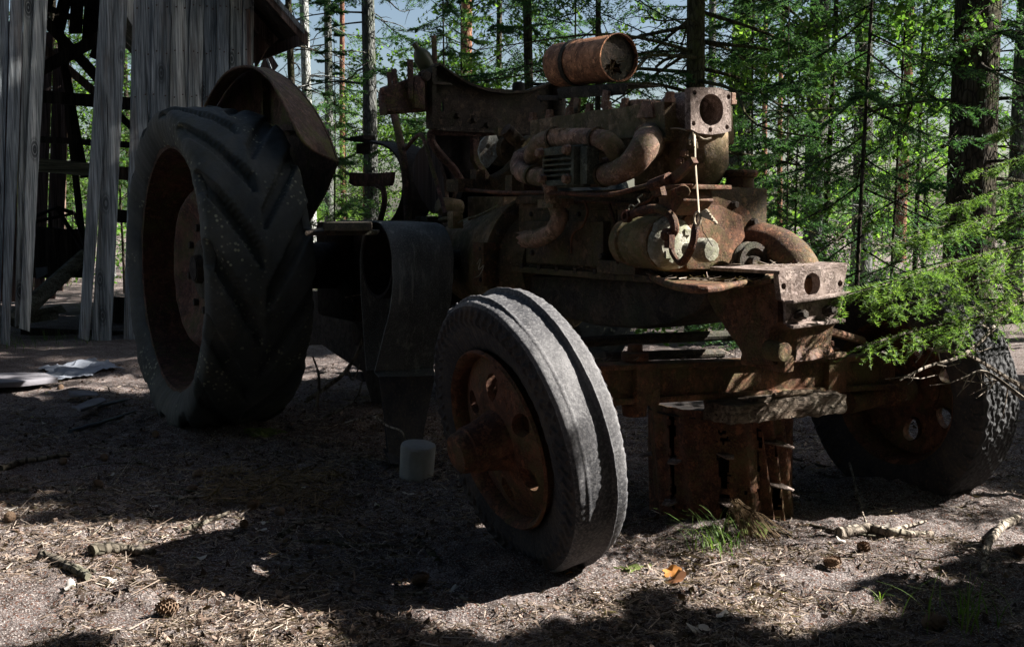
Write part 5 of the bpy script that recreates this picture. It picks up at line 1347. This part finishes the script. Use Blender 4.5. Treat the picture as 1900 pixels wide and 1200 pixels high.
# roof: two pitches, the near gable edge with its barge board
def RP(s, d, lift=0): return WP(s, 2.53 + (.36 - s) * 1.02 + lift if s > -3.2 else 2.53 + (.36 + 6.4 + s) * 1.02 + lift, d)
m = MB(ID)
for k in range(22):
    d0 = .30 - k * .22; jag = .04 * rb_.random()
    m.prism([RP(.36 + jag, d0 - .004), RP(-3.2, d0 - .004), RP(-3.2, d0 - .214), RP(.36 + jag, d0 - .214)], (0, 0, .028))
    m.prism([RP(-6.7 - jag, d0 - .004), RP(-3.2001, d0 - .004), RP(-3.2001, d0 - .214), RP(-6.7 - jag, d0 - .214)], (0, 0, .028))
roof = m.build('roof', M['wood_dark'], barn)
m = MB(ID); m.prism([RP(.40, .32, .03), RP(-3.2, .32, .03), RP(-3.2, .32, -.09), RP(.40, .32, -.09)], tuple(ND * .022)); m.build('barge_board', M['wood_brown'], roof, bevel=.002)
m = MB(ID); m.prism([RP(.36, .345, .012), RP(-2.2, .345, .012), RP(-2.2, .345, -.03), RP(.36, .345, -.03)], tuple(ND * .02)); m.build('barge_strip', M['wood_grey'], roof)
m = MB(ID)
for d0 in (-.3, -1.2, -2.1, -3.0): m.bar(RP(.32, d0, -.06), RP(-3.2, d0, -.06), .07, .10)
m.bar(RP(.38, .3, -.02), RP(.38, -4.3, -.02), .02, .12); m.build('rafter', M['wood_brown'], roof)
m = MB(ID); m.prism([D(472, 130, 10.0), D(498, 86, 10.0), D(482, 62, 10.0), D(472, 70, 10.0)], (0, .03, 0)); m.build('gable_board', M['wood_brown'], barn)
m = MB(ID); m.prism([D(496, 90, 13.5), D(516, 122, 13.5), D(508, 132, 13.5), D(480, 132, 13.5)], (0, .03, 0))
m.build('eave_board', M['wood_brown'], roof)
m = MB(ID); m.bar(D(489, 94, 13.3), D(503, 128, 13.3), .02, .03, (0, 1, 0)); m.build('batten', M['wood_grey'], roof)
# loose timber in and before the barn
def loose(name, pts, Y, w, th, mat, label, cat):
    m = MB(ID); P = [D(x, y, Y[i]) for i, (x, y) in enumerate(pts)]; m.bar(P[0], P[1], th, w, (P[1] - P[0]).cross(Vector((0, 1, 0))))
    props(m.build(name, M[mat], None, bevel=.004, sub=2, rough=.010, rscale=8), label, cat)
m = MB(ID); m.tube([D(22, 598, 9.5), D(158, 472, 10.2)], (.075, .06), 10)
props(m.build('leaning_log', M['wood_log'], None, rough=.012, rscale=9), 'mossy split log leaning up inside the barn opening', 'log')
m = MB(ID); m.prism([D(44, 590, 9.7), D(50, 578, 9.7), D(112, 566, 9.9), D(122, 580, 9.9), D(106, 582, 9.9), D(106, 592, 9.9), D(44, 602, 9.7)], (0, .03, 0))
props(m.build('plank_piece', M['wood_log'], None, bevel=.002), 'short greenish plank with a notched end lying below the leaning log', 'plank')
m = MB(ID); fr_ = [(62, 403), (105, 385), (153, 462)]; m.tube([D(x, y, 10.9) for x, y in fr_], .022, 6); m.tube([D(62, 412, 10.9), D(138, 396, 11.1), D(160, 465, 11.1)], .02, 6); m.tube([D(105, 385, 10.9), D(138, 396, 11.1)], .02, 6); m.tube([D(92, 394, 10.9), D(94, 425, 10.9)], .015, 6)
props(m.build('metal_frame', M['rust_black'], None), 'dark bent metal frame hanging inside the barn opening', 'frame')
m = MB(ID); m.prism([D(65, 497, 10.8), D(86, 495, 10.8), D(87, 508, 10.8), D(68, 517, 10.8)], (0, .03, 0)); props(m.build('pale_board_end', M['tarp'], None), 'small pale board end showing in the dark of the barn', 'board')

# ------------------------------------------------------------------ FOREST
def norm(v): return v / np.maximum(np.linalg.norm(v, axis=-1, keepdims=True), 1e-9)
class Veg:
    """collects needle triangles, leaf quads and twig quads in numpy arrays"""
    def __init__(s): s.V = []; s.F3 = []; s.F4 = []; s.n = 0; s.m3 = []; s.m4 = []
    def tri(s, P, mat=0):
        k = len(P); s.V.append(P.reshape(-1, 3)); s.F3.append(np.arange(3 * k).reshape(k, 3) + s.n); s.m3.append(np.full(k, mat)); s.n += 3 * k
    def quad(s, P, mat=0):
        k = len(P); s.V.append(P.reshape(-1, 3)); s.F4.append(np.arange(4 * k).reshape(k, 4) + s.n); s.m4.append(np.full(k, mat)); s.n += 4 * k
    def mesh(s, name, mats):
        Fq = []; mi = []
        if s.F3: Fq.append(np.concatenate(s.F3)); mi.append(np.concatenate(s.m3))
        if s.F4: Fq.append(np.concatenate(s.F4)); mi.append(np.concatenate(s.m4))
        return arrays_mesh(name, np.concatenate(s.V), Fq, mats, np.concatenate(mi))
    def stems(s, P0, P1, w0, w1, rng, mat=1):
        """thin crossed strips for twigs"""
        d = norm(P1 - P0); r = rng.normal(size=P0.shape); a = norm(np.cross(d, r)); b = np.cross(d, a)
        for q in (a, b):
            s.quad(np.stack([P0 - q * w0 / 2, P0 + q * w0 / 2, P1 + q * w1 / 2, P1 - q * w1 / 2], 1), mat)
    def needles(s, P0, d, L, k, nl, nw, rng, droop=.2, up=.25, mat=0):
        """k needles along each twig (P0, direction d, length L)"""
        n = len(P0); t = (np.arange(k) + rng.random((n, k))) / k
        d3 = d[:, None, :]; pos = P0[:, None, :] + d3 * (L[:, None] * t)[..., None]; pos[..., 2] -= droop * L[:, None] * t ** 2
        h = norm(np.cross(d, np.array([0, 0, 1.])))[:, None, :]; v = np.cross(h, d3)
        a = rng.random((n, k)) * 2 * PI
        q = h * np.cos(a)[..., None] * 1.1 + (v * .75) * (np.sin(a) + up)[..., None]
        nd = norm(d3 * (.5 + .35 * t[..., None]) + q * .85)
        ln = (nl * (.7 + .5 * rng.random((n, k))) * (1 - .25 * t))[..., None]
        sd = norm(np.cross(nd, rng.normal(size=(n, k, 3)))) * nw / 2
        P = np.stack([pos - sd, pos + sd, pos + nd * ln], 2).reshape(-1, 3, 3)
        s.tri(P, mat)
def bough(vg, base, tip, rng, sag=.12, ntw=40, twl=.28, k=16, nl=.03, nw=.006, stem_w=.012, sub=True, t0=.12):
    """one spruce bough: a stem with side twigs lying in a drooping fan"""
    base = np.array(base, float); tip = np.array(tip, float); L = np.linalg.norm(tip - base)
    t = np.linspace(0, 1, 9); P = base + (tip - base) * t[:, None]; P[:, 2] -= sag * L * np.sin(PI * t) * .9
    P[1:-1, :2] += rng.normal(0, .015 * L, (7, 2))
    vg.stems(P[:-1], P[1:], stem_w, stem_w * .7, rng)
    tt = np.sort(t0 + (1 - t0) * rng.random(ntw) ** .9); i = np.minimum((tt * 8).astype(int), 7); f = (tt * 8 - i)[:, None]
    p0 = P[i] * (1 - f) + P[i + 1] * f; dm = norm(P[i + 1] - P[i])
    side = np.where(np.arange(ntw) % 2 == 0, 1, -1)[:, None]
    h = norm(np.cross(dm, np.array([0, 0, 1.]))) * side
    d = norm(dm * (.55 + .35 * rng.random((ntw, 1))) + h * .8 + np.array([0, 0, 1.]) * rng.normal(-.18, .16, (ntw, 1)))
    Lt = twl * L * (1.05 - tt) ** .8 * (.6 + .6 * rng.random(ntw)) + .05 * L
    vg.stems(p0, p0 + d * Lt[:, None] - np.array([0, 0, .2]) * Lt[:, None], stem_w * .35, stem_w * .15, rng)
    vg.needles(p0, d, Lt, k, nl, nw, rng)
    vg.needles(P[3:-1], norm(P[4:] - P[3:-1]), np.linalg.norm(P[4:] - P[3:-1], axis=1), k, nl, nw, rng, 0)
    if sub:
        ns = ntw * 3; j = rng.integers(0, ntw, ns); u = .25 + .7 * rng.random((ns, 1))
        p1 = p0[j] + d[j] * (Lt[j][:, None] * u) - np.array([0, 0, .2]) * (Lt[j][:, None] * u ** 2)
        sd = np.where(rng.random((ns, 1)) < .5, 1, -1)
        d1 = norm(d[j] * .75 + norm(np.cross(d[j], np.array([0, 0, 1.]))) * sd * .65 + rng.normal(0, .15, (ns, 3)) + np.array([0, 0, -.15]))
        L1 = Lt[j] * .5 * (1.1 - u[:, 0])
        vg.needles(p1, d1, L1 + .01, max(4, int(k * .6)), nl, nw, rng)
def trunk_mesh(name, H, r0, mat, rng, lean=(0, 0), dead=0, dead_z=(.6, 4), dead_l=(.5, 1.4), seg=14, flare=1.35):
    m = MB(ID); n = 26
    zs = [H * (i / n) ** 1.7 for i in range(n + 1)]
    P = [Vector((lean[0] * z / H + .03 * math.sin(z * .7 + r0 * 90), lean[1] * z / H + .03 * math.cos(z * .6 + r0 * 50), z - .15)) for z in zs]
    rr = [r0 * ((1 - z / H) ** .8 + .02) * (1 + (flare - 1) * math.exp(-z / .35)) for z in zs]
    m.tube(P, rr, seg)
    for k in range(dead):
        z = rng.uniform(*dead_z); a = rng.uniform(0, 2 * PI); l = rng.uniform(*dead_l)
        b = Vector((lean[0] * z / H, lean[1] * z / H, z)); d = Vector((math.cos(a), math.sin(a), rng.uniform(-.25, .1))); s = Vector((-d.y, d.x, 0))
        r = r0 * (1 - z / H) * .9
        q = [b + d * r * .8, b + d * (l * .35) + s * rng.uniform(-.08, .08) * l, b + d * (l * .7) + s * rng.uniform(-.16, .16) * l + UP * -.06 * l, b + d * l + s * rng.uniform(-.25, .25) * l + UP * rng.uniform(-.2, .02) * l]
        q = spline(q, 3); m.tube(q, (.012 * min(1.5, l), .003), 5)
        for j in range(rng.integers(3, 8)):
            c = q[rng.integers(2, len(q))]; e = (d * rng.uniform(.2, 1) + s * rng.uniform(-1, 1) + UP * rng.uniform(-.4, .25)).normalized() * l * rng.uniform(.12, .4)
            m.tube([c, c + e * .5 + UP * .02 * l, c + e], (.005, .0015), 4)
    bm = bmesh.new(); vv = [bm.verts.new(p) for p in m.v]
    for f in m.f:
        try: bm.faces.new([vv[i] for i in f])
        except ValueError: pass
    bmesh.ops.recalc_face_normals(bm, faces=bm.faces)
    me = bpy.data.meshes.new(name); bm.to_mesh(me); bm.free(); me.materials.append(M[mat]); me.shade_smooth(); return me
def spruce_crown(rng, H, z0, Lmax, nlow, k=14, nl=.045, nw=.012, mats=('needle', 'bark_dark'), zdense=6.5, nhigh=30, droop=.25, ntw=34):
    vg = Veg()
    for i in range(nlow + nhigh):
        low = i < nlow
        z = z0 + (zdense - z0) * (i + rng.random()) / nlow if low else zdense + (H - zdense - .2) * ((i - nlow + rng.random()) / nhigh)
        a = i * 2.39996 + rng.normal(0, .35); L = max(.25, Lmax * (1 - z / H) ** .75 * rng.uniform(.6, 1.15))
        b = (0, 0, z); t = (math.cos(a) * L, math.sin(a) * L, z - droop * L + rng.normal(0, .1) * L)
        bough(vg, b, t, rng, .10, ntw if low else 18, .30, k if low else 10, nl if low else nl * 2, nw if low else nw * 2.6, .014, low)
    return vg.mesh('crown', [M[x] for x in mats])
def leaf_crown(rng, H, z0, R, nbr, nleaf, size, mats=('leaf', 'bark_dark')):
    vg = Veg(); tips = []
    z = rng.uniform(z0, H, nbr); a = rng.uniform(0, 2 * PI, nbr); L = R * (1.1 - .6 * (z - z0) / (H - z0)) * rng.uniform(.5, 1.1, nbr)
    P0 = np.stack([0 * z, 0 * z, z], -1); dv_ = np.stack([np.cos(a), np.sin(a), rng.uniform(.1, .7, nbr)], -1); P1 = P0 + dv_ * L[:, None]
    vg.stems(P0, P1, .014, .004, rng)
    j = rng.integers(0, nbr, nbr * 5); u = rng.random((nbr * 5, 1)); q0 = P0[j] * (1 - u) + P1[j] * u; q1 = q0 + norm(dv_[j] + rng.normal(0, .8, (nbr * 5, 3))) * (L[j][:, None] * .4)
    vg.stems(q0, q1, .006, .002, rng)
    j = rng.integers(0, nbr * 5, nleaf); u = rng.random((nleaf, 1)); c = q0[j] * (1 - u) + q1[j] * u + rng.normal(0, .03, (nleaf, 3))
    d = norm(rng.normal(0, 1, (nleaf, 3)) + np.array([0, 0, -.3])); s = norm(np.cross(d, rng.normal(0, 1, (nleaf, 3)))); l = size * rng.uniform(.6, 1.2, (nleaf, 1))
    vg.quad(np.stack([c, c + d * l * .5 + s * l * .36, c + d * l, c + d * l * .5 - s * l * .36], 1), 0)
    return vg.mesh('crown', [M[x] for x in mats])
G = np.random.default_rng(21)
CR = {'a': spruce_crown(G, 13, .9, 2.3, 52), 'b': spruce_crown(G, 15, 2.6, 2.1, 34, zdense=7, nhigh=34),
      'c': spruce_crown(G, 5.5, .35, 1.35, 44, ntw=26, k=16, nl=.032, nw=.008, zdense=5.0, nhigh=8, mats=('needle', 'bark_dark')),
      'd': spruce_crown(G, 14, .8, 2.4, 46, ntw=28, k=18, nl=.04, nw=.010, mats=('needle_dark', 'bark_dark'), droop=.38),
      'e': spruce_crown(G, 14, 1.0, 2.3, 64, k=18, nl=.13, nw=.055, zdense=8, nhigh=40, mats=('needle_dark', 'bark_dark'), droop=.3),
      's': spruce_crown(G, 15, 1.2, 1.5, 18, zdense=7, nhigh=30, ntw=24),
      'p': spruce_crown(G, 17, 8.5, 1.8, 12, zdense=12, nhigh=22),
      'l': leaf_crown(G, 5.5, .8, 1.1, 60, 5200, .055), 'k': spruce_crown(G, 14, 6.0, 3.0, 44, k=16, nl=.13, nw=.06, zdense=11, nhigh=16, mats=('needle_dark', 'bark_dark')), 'h': spruce_crown(G, 3.7, .25, 1.35, 64, k=18, nl=.06, nw=.024, zdense=3.2, nhigh=8, mats=('needle_dark', 'bark_dark'), droop=.25),
      'g': spruce_crown(G, 16, 8.6, 3.6, 40, k=16, nl=.13, nw=.06, zdense=13, nhigh=14, mats=('needle_dark', 'bark_dark')), 'm': leaf_crown(G, 3.2, .3, .8, 46, 3600, .042)}
TK = {}
def trunk(kind, r, H, mat, lean=(0, 0), dead=0, **k):
    key = (kind, r, H, mat, lean, dead, tuple(sorted(k.items())))
    if key not in TK: TK[key] = trunk_mesh('trunk', H, r, mat, np.random.default_rng(len(TK) + 5), lean, dead, **k)
    return TK[key]
def tree(name, x, y, crown, r, H, mat, label, cat='tree', rot=None, dead=0, lean=(0, 0), group=None, scale=1., **k):
    t = thing(name, (x, y, gz(x, y)), label, cat, group); t.rotation_euler.z = rot if rot is not None else random.uniform(0, 6.28); t.scale = (scale,) * 3
    for nm, me in (('trunk', trunk(crown, r, H, mat, lean, dead, **k)), ('crown', CR.get(crown))):
        if me is None: continue
        o = bpy.data.objects.new(nm, me); o.parent = t; col.objects.link(o)
    return t
def at(px_, Y): return (px_ - 950) / F * Y, Y
def tpx(name, px_, Y, crown, wpx, H, mat, label, **k):
    x, y = at(px_, Y); return tree(name, x, y, crown, round(wpx / F * Y / 2, 3), H, mat, label, **k)
tpx('spruce_tree', 548, 14.5, 's', 15, 13, 'bark_dark', 'dark thin spruce right beside the barn eave', dead=10)
tpx('birch_tree', 577, 17, 'p', 20, 17, 'bark_birch', 'pale grey trunk just right of the barn eave', dead=8)
tpx('spruce_tree', 612, 18, 's', 17, 15, 'bark_grey', 'grey spruce trunk between the fender and the bright sky gap', dead=12)
tpx('pine_tree', 641, 26, 'p', 12, 17, 'bark_red', 'thin reddish pine standing in the bright sky gap')
tpx('spruce_tree', 688, 13.5, 's', 29, 15, 'bark_grey', 'grey spruce trunk standing in the bright gap left of the control box', dead=18, dead_l=(.5, 1.6))
tpx('young_tree', 772, 15, 'm', 6, 3.2, 'bark_dark', 'slim dark sapling in the bright gap behind the bottle', cat='sapling')
tpx('spruce_tree', 925, 15, 'a', 13, 13, 'bark_dark', 'thin dark spruce trunk behind the dash panel, left of a pair', dead=14)
tpx('spruce_tree', 977, 11, 's', 19, 13, 'bark_dark', 'thin dark spruce trunk behind the dash panel, right of a pair', dead=16)
tpx('spruce_tree', 1290, 9.4, 'p', 37, 17, 'bark_moss', 'straight mossy trunk rising right behind the square outlet flange', dead=34, dead_l=(.8, 2.6), dead_z=(.5, 3.2))
tpx('spruce_tree', 1316, 21, 'p', 17, 17, 'bark_grey', 'thin grey trunk close behind the mossy trunk', dead=8)
tpx('spruce_tree', 1374, 13.5, 'p', 46, 17, 'bark_grey', 'thick grey lichen trunk right of the mossy trunk', dead=16)
tpx('pine_tree', 1413, 28, 'p', 11, 17, 'bark_red', 'left of two thin reddish pines in the bright gap')
tpx('pine_tree', 1443, 29, 'p', 11, 17, 'bark_red', 'right of two thin reddish pines in the bright gap')
tpx('spruce_tree', 1512, 12.5, 'b', 44, 15, 'bark_grey', 'broad bluish grey trunk right of the two thin pines', dead=22, dead_l=(.6, 1.8))
tpx('spruce_tree', 1592, 13, 'b', 38, 15, 'bark_grey', 'grey trunk half hidden by dark boughs near the big spruce', dead=16)
tpx('spruce_tree', 1797, 8.9, 'd', 92, 15, 'bark_dark', 'big dark spruce trunk at the right behind the fresh green boughs', dead=22, dead_l=(.6, 2.0))
tpx('spruce_tree', 1885, 10.5, 'b', 30, 15, 'bark_grey', 'grey trunk at the right edge behind the big spruce', dead=10)
tpx('spruce_tree', 1600, 7.2, 'c', 9, 5.5, 'bark_dark', 'dense young spruce in front of the grey trunks at right', dead=0)
tpx('spruce_tree', 1455, 7.6, 'c', 7, 5.5, 'bark_dark', 'young spruce behind the filler neck', scale=.6)
tpx('spruce_tree', 1700, 11.0, 'c', 9, 5.5, 'bark_dark', 'young spruce left of the big dark trunk', scale=1.1)
tpx('spruce_tree', 1530, 9.6, 's', 10, 14, 'bark_dark', 'dark drooping spruce among the right hand thicket')
tpx('spruce_tree', 1390, 10.5, 'c', 7, 5.5, 'bark_dark', 'young spruce below the thick lichen trunk', scale=.8)
tpx('spruce_tree', 622, 11.5, 'c', 7, 5.5, 'bark_dark', 'fresh green young spruce right of the fender', scale=.6)
tpx('spruce_tree', 830, 12.5, 'c', 7, 5.5, 'bark_dark', 'young spruce behind the tall lever', scale=.9)
tpx('spruce_tree', 1110, 10.5, 'a', 12, 14, 'bark_dark', 'dark spruce whose boughs spread above the fuel tank')
tpx('young_tree', 700, 14.5, 'm', 4, 3.2, 'bark_dark', 'low leafy sapling left of the control column', cat='sapling')
tpx('young_tree', 860, 13, 'l', 6, 5.5, 'bark_dark', 'leafy sapling behind the dash panel', cat='sapling')
tpx('young_tree', 1060, 12, 'l', 6, 5.5, 'bark_dark', 'leafy sapling behind the fuel tank', cat='sapling')
tpx('young_tree', 1385, 12, 'm', 5, 3.2, 'bark_dark', 'yellow green sapling at the thick lichen trunk', cat='sapling', scale=1.2)
tpx('young_tree', 1480, 9, 'm', 5, 3.2, 'bark_dark', 'leafy sapling in the thicket right of the coolant pipe', cat='sapling')
tpx('young_tree', 1660, 9.5, 'l', 6, 5.5, 'bark_dark', 'leafy sapling left of the big dark spruce', cat='sapling')
tpx('spruce_tree', 120, 16.5, 'a', 15, 13, 'bark_dark', 'spruce seen through the left half of the barn opening', dead=8)
tpx('birch_tree', 205, 18, 'p', 16, 17, 'bark_birch', 'pale trunk seen through the gap beside the barn boards')
tpx('young_tree', 150, 15, 'l', 5, 5.5, 'bark_dark', 'bright sapling seen through the barn opening', cat='sapling')
tpx('young_tree', 225, 14.5, 'l', 5, 5.5, 'bark_dark', 'sapling seen through the narrow gap beside the barn boards', cat='sapling')
tpx('young_tree', 85, 14.5, 'm', 5, 3.2, 'bark_dark', 'low sapling behind the barn back wall', cat='sapling')
# the sunlit woods farther back: trees nobody could tell apart
gr = np.random.default_rng(77); cnt = 0
for i in range(200):
    Yd = gr.uniform(19, 46); px_ = gr.uniform(-250, 2150)
    win = 500 < px_ < 880 or 1130 < px_ < 1560
    x, y = at(px_, Yd); kd = gr.choice(['l', 'c', 'l', 'p']) if win else gr.choice(['a', 'b', 'p', 'l', 'l', 'l', 'c'])
    r_, H_, mt = {'a': (.11, 13, 'bark_dark'), 'b': (.14, 15, 'bark_grey'), 'p': (.12, 17, 'bark_red'), 'l': (.03, 5.5, 'bark_dark'), 'c': (.05, 5.5, 'bark_dark')}[kd]
    nm, lb = {'a': ('spruce_tree', 'spruce in the sunlit woods far behind the tractor'), 'b': ('spruce_tree', 'high crowned spruce in the woods far behind the tractor'), 'p': ('pine_tree', 'slim pine in the woods far behind the tractor'), 'l': ('young_tree', 'leafy sapling in the woods far behind the tractor'), 'c': ('spruce_tree', 'young spruce in the woods far behind the tractor')}[kd]
    tree(nm, x, y, kd, r_, H_, mt, lb, 'sapling' if kd == 'l' else 'tree', group='trees of the far sunlit woods, ' + kd if False else lb.split(' in the')[0] + ' trees of the far woods', scale=gr.uniform(.45, .75) if win and kd != 'p' else gr.uniform(.8, 1.15))
    cnt += 1
    if cnt >= 38: break
for i in range(16):
    Yd = gr.uniform(13, 34); px_ = gr.uniform(-1500, -330); x, y = at(px_, Yd); kd = gr.choice(['a', 'b', 'l'])
    r_, H_, mt = {'a': (.11, 13, 'bark_dark'), 'b': (.14, 15, 'bark_grey'), 'l': (.03, 5.5, 'bark_dark')}[kd]
    tree('spruce_tree' if kd != 'l' else 'young_tree', x, y, kd, r_, H_, mt, 'tree of the woods beyond the barn, outside the picture', 'tree', group='trees beyond the barn')
# unseen spruces added to shade the clearing from the right and from behind the viewer
for i, (x, y, kd) in enumerate(SHADE):
    tree('spruce_tree', x, y, kd, {'h': .04, 'g': .16}.get(kd, .12), {'h': 3.7, 'g': 16}.get(kd, 14), 'bark_dark', 'unseen spruce added round the clearing to shade it', group='added shade spruces round the clearing', rot=i * 1.3)

m = MB(ID); q_ = D(1794, 74, 8.70)
m.prism([q_ + Vector((dx * .05, 0, dz * .05)) for dx, dz in ((-.6, .2), (-.2, .7), (.3, .4), (.6, .5), (.4, -.1), (.5, -.7), (0, -.9), (-.3, -.3))], (.01, .03, 0))
props(m.build('red_tag', M['red_leaf'], None), 'small torn red tag on the big dark spruce trunk', 'tag')
# young spruce whose fresh boughs reach in from the right
ys = thing('spruce_tree', (2.5, 3.95, gz(2.5, 3.95)), 'young spruce at the right edge reaching over the far wheel with fresh sunlit boughs', 'tree')
vg = Veg(); g2 = np.random.default_rng(9); org = np.array([2.5, 3.95, gz(2.5, 3.95)])
bl_ = [((1636, 458), 3.60, 1.05, 52), ((1763, 384), 3.75, 1.2, 44), ((1812, 318), 3.95, 1.34, 38), ((1566, 548), 3.30, .92, 60), ((1590, 645), 3.28, .74, 52), ((1700, 512), 3.50, 1.0, 44), ((1660, 570), 3.40, .86, 44), ((1850, 250), 4.2, 1.45, 28), ((1840, 430), 3.9, 1.15, 30)]
for (tx, ty), Yt, zb, nt in bl_:
    tip = np.array(D(tx, ty, Yt)) - org
    bough(vg, (0, 0, zb), tip, g2, -.05, nt, .17, 44, .017, .0024, .009, True, .22)
for k in range(16):
    a = g2.uniform(-1.3, 1.1); L = g2.uniform(.4, .8); z = g2.uniform(.3, 1.5)
    bough(vg, (0, 0, z), (math.cos(a) * L, math.sin(a) * L, z - .12), g2, .02, 28, .24, 30, .018, .003, .008, True, .2)
o = bpy.data.objects.new('crown', vg.mesh('crown', [M['needle_near'], M['twig']])); o.parent = ys; col.objects.link(o)
o = bpy.data.objects.new('trunk', trunk_mesh('trunk', 2.1, .028, 'bark_dark', g2)); o.parent = ys; col.objects.link(o)
# dead lower limbs of that spruce
m = MB(ID)
for pts in ([(1900, 545, 3.6), (1800, 650, 3.4), (1720, 680, 3.35), (1670, 705, 3.3)], [(1900, 720, 3.5), (1800, 660, 3.4), (1740, 650, 3.4), (1700, 640, 3.4)], [(1900, 590, 3.8), (1850, 560, 3.8), (1800, 575, 3.7)], [(1900, 740, 3.4), (1830, 690, 3.4), (1790, 700, 3.4)]):
    P = spline([D(*p) - Vector(org) for p in pts], 5); m.tube(P, (.007, .0025), 5)
    for j in range(9):
        c = P[random.randrange(2, len(P))]; e = Vector((random.gauss(-.3, .6), random.gauss(0, .5), random.gauss(-.3, .5))).normalized() * random.uniform(.04, .14); m.tube([c, c + e * .5 + UP * -.008, c + e], (.0025, .001), 4)
bm = bmesh.new(); vv = [bm.verts.new(p) for p in m.v]
for f in m.f: bm.faces.new([vv[i] for i in f])
me = bpy.data.meshes.new('dead_limb'); bm.to_mesh(me); bm.free(); me.materials.append(M['twig_pale'])
o = bpy.data.objects.new('dead_limb', me); o.parent = ys; col.objects.link(o)

# low growth between the trees and the far edge of the woods
gv = np.random.default_rng(4); vg = Veg(); n = 26000
y = 8.6 + 22 * gv.random(n) ** 1.5; x = (gv.random(n) - .5) * 1.3 * y
keep = ~((x < -1.0) & (y < 14.8)) & ~((y < 10) & (x < .2)); x, y = x[keep], y[keep]; n = len(x)
keep = vnoise(x * .8, y * .8, 9) > .36; x, y = x[keep], y[keep]; n = len(x)
h = gv.random(n) * .42; c = np.stack([x, y, gh(x, y) + h], -1); d = norm(gv.normal(0, 1, (n, 3))); s = norm(np.cross(d, gv.normal(0, 1, (n, 3)))); l = gv.uniform(.03, .09, (n, 1))
vg.quad(np.stack([c, c + d * l * .5 + s * l * .3, c + d * l, c + d * l * .5 - s * l * .3], 1), 0)
o = bpy.data.objects.new('undergrowth', vg.mesh('undergrowth', [M['leaf']])); place(o, (0, 0, 0), None); props(o, 'low green undergrowth covering the floor of the woods', 'undergrowth', kind='stuff')
vg = Veg(); n = 70000
y = gv.uniform(46, 75, n); x = gv.uniform(-.72, .72, n) * y; z = 11 * gv.random(n) ** 2.1
k = vnoise(x * .35, z * .45, 12) + .5 * vnoise(x * 1.1, z * 1.1, 13); keep = k > .62 + .1 * z
x, y, z = x[keep], y[keep], z[keep]; n = len(x); c = np.stack([x, y, z], -1)
d = norm(gv.normal(0, 1, (n, 3))); s = norm(np.cross(d, gv.normal(0, 1, (n, 3)))); l = gv.uniform(.15, .5, (n, 1))
vg.tri(np.stack([c - s * l * .3, c + s * l * .3, c + d * l], 1), 0)
o = bpy.data.objects.new('far_woods', vg.mesh('far_woods', [M['leaf']])); place(o, (0, 0, 0), None); props(o, 'pale green edge of the woods closing the view', 'woods', kind='stuff')

# ------------------------------------------------------------------ LIGHT
sd = Vector((1.29, .08, 1.0)).normalized()
ld = bpy.data.lights.new('sun', 'SUN'); ld.energy = SUN_E; ld.angle = R_(.5); ld.color = (1, .95, .88)
lo = bpy.data.objects.new('sun', ld); col.objects.link(lo); lo.rotation_euler = sd.to_track_quat('Z', 'Y').to_euler()
w = bpy.data.worlds.new('World'); sc.world = w; w.use_nodes = True; nt = w.node_tree; nt.nodes.clear()
sky = nt.nodes.new('ShaderNodeTexSky'); sky.sky_type = 'NISHITA'; sky.sun_disc = False
sky.sun_elevation = math.asin(sd.z); sky.sun_rotation = math.atan2(sd.x, sd.y); sky.air_density = 1.0; sky.dust_density = 2.0; sky.ozone_density = 1.0
bg = nt.nodes.new('ShaderNodeBackground'); bg.inputs['Strength'].default_value = SKY_S
wo = nt.nodes.new('ShaderNodeOutputWorld'); nt.links.new(sky.outputs[0], bg.inputs[0]); nt.links.new(bg.outputs[0], wo.inputs[0])
sc.view_settings.view_transform = 'Standard'; sc.view_settings.look = 'None'; sc.view_settings.exposure = EXPO; sc.view_settings.gamma = 1
sc.cycles.max_bounces = 6; sc.cycles.diffuse_bounces = 3; sc.cycles.transmission_bounces = 4; sc.cycles.use_denoising = True
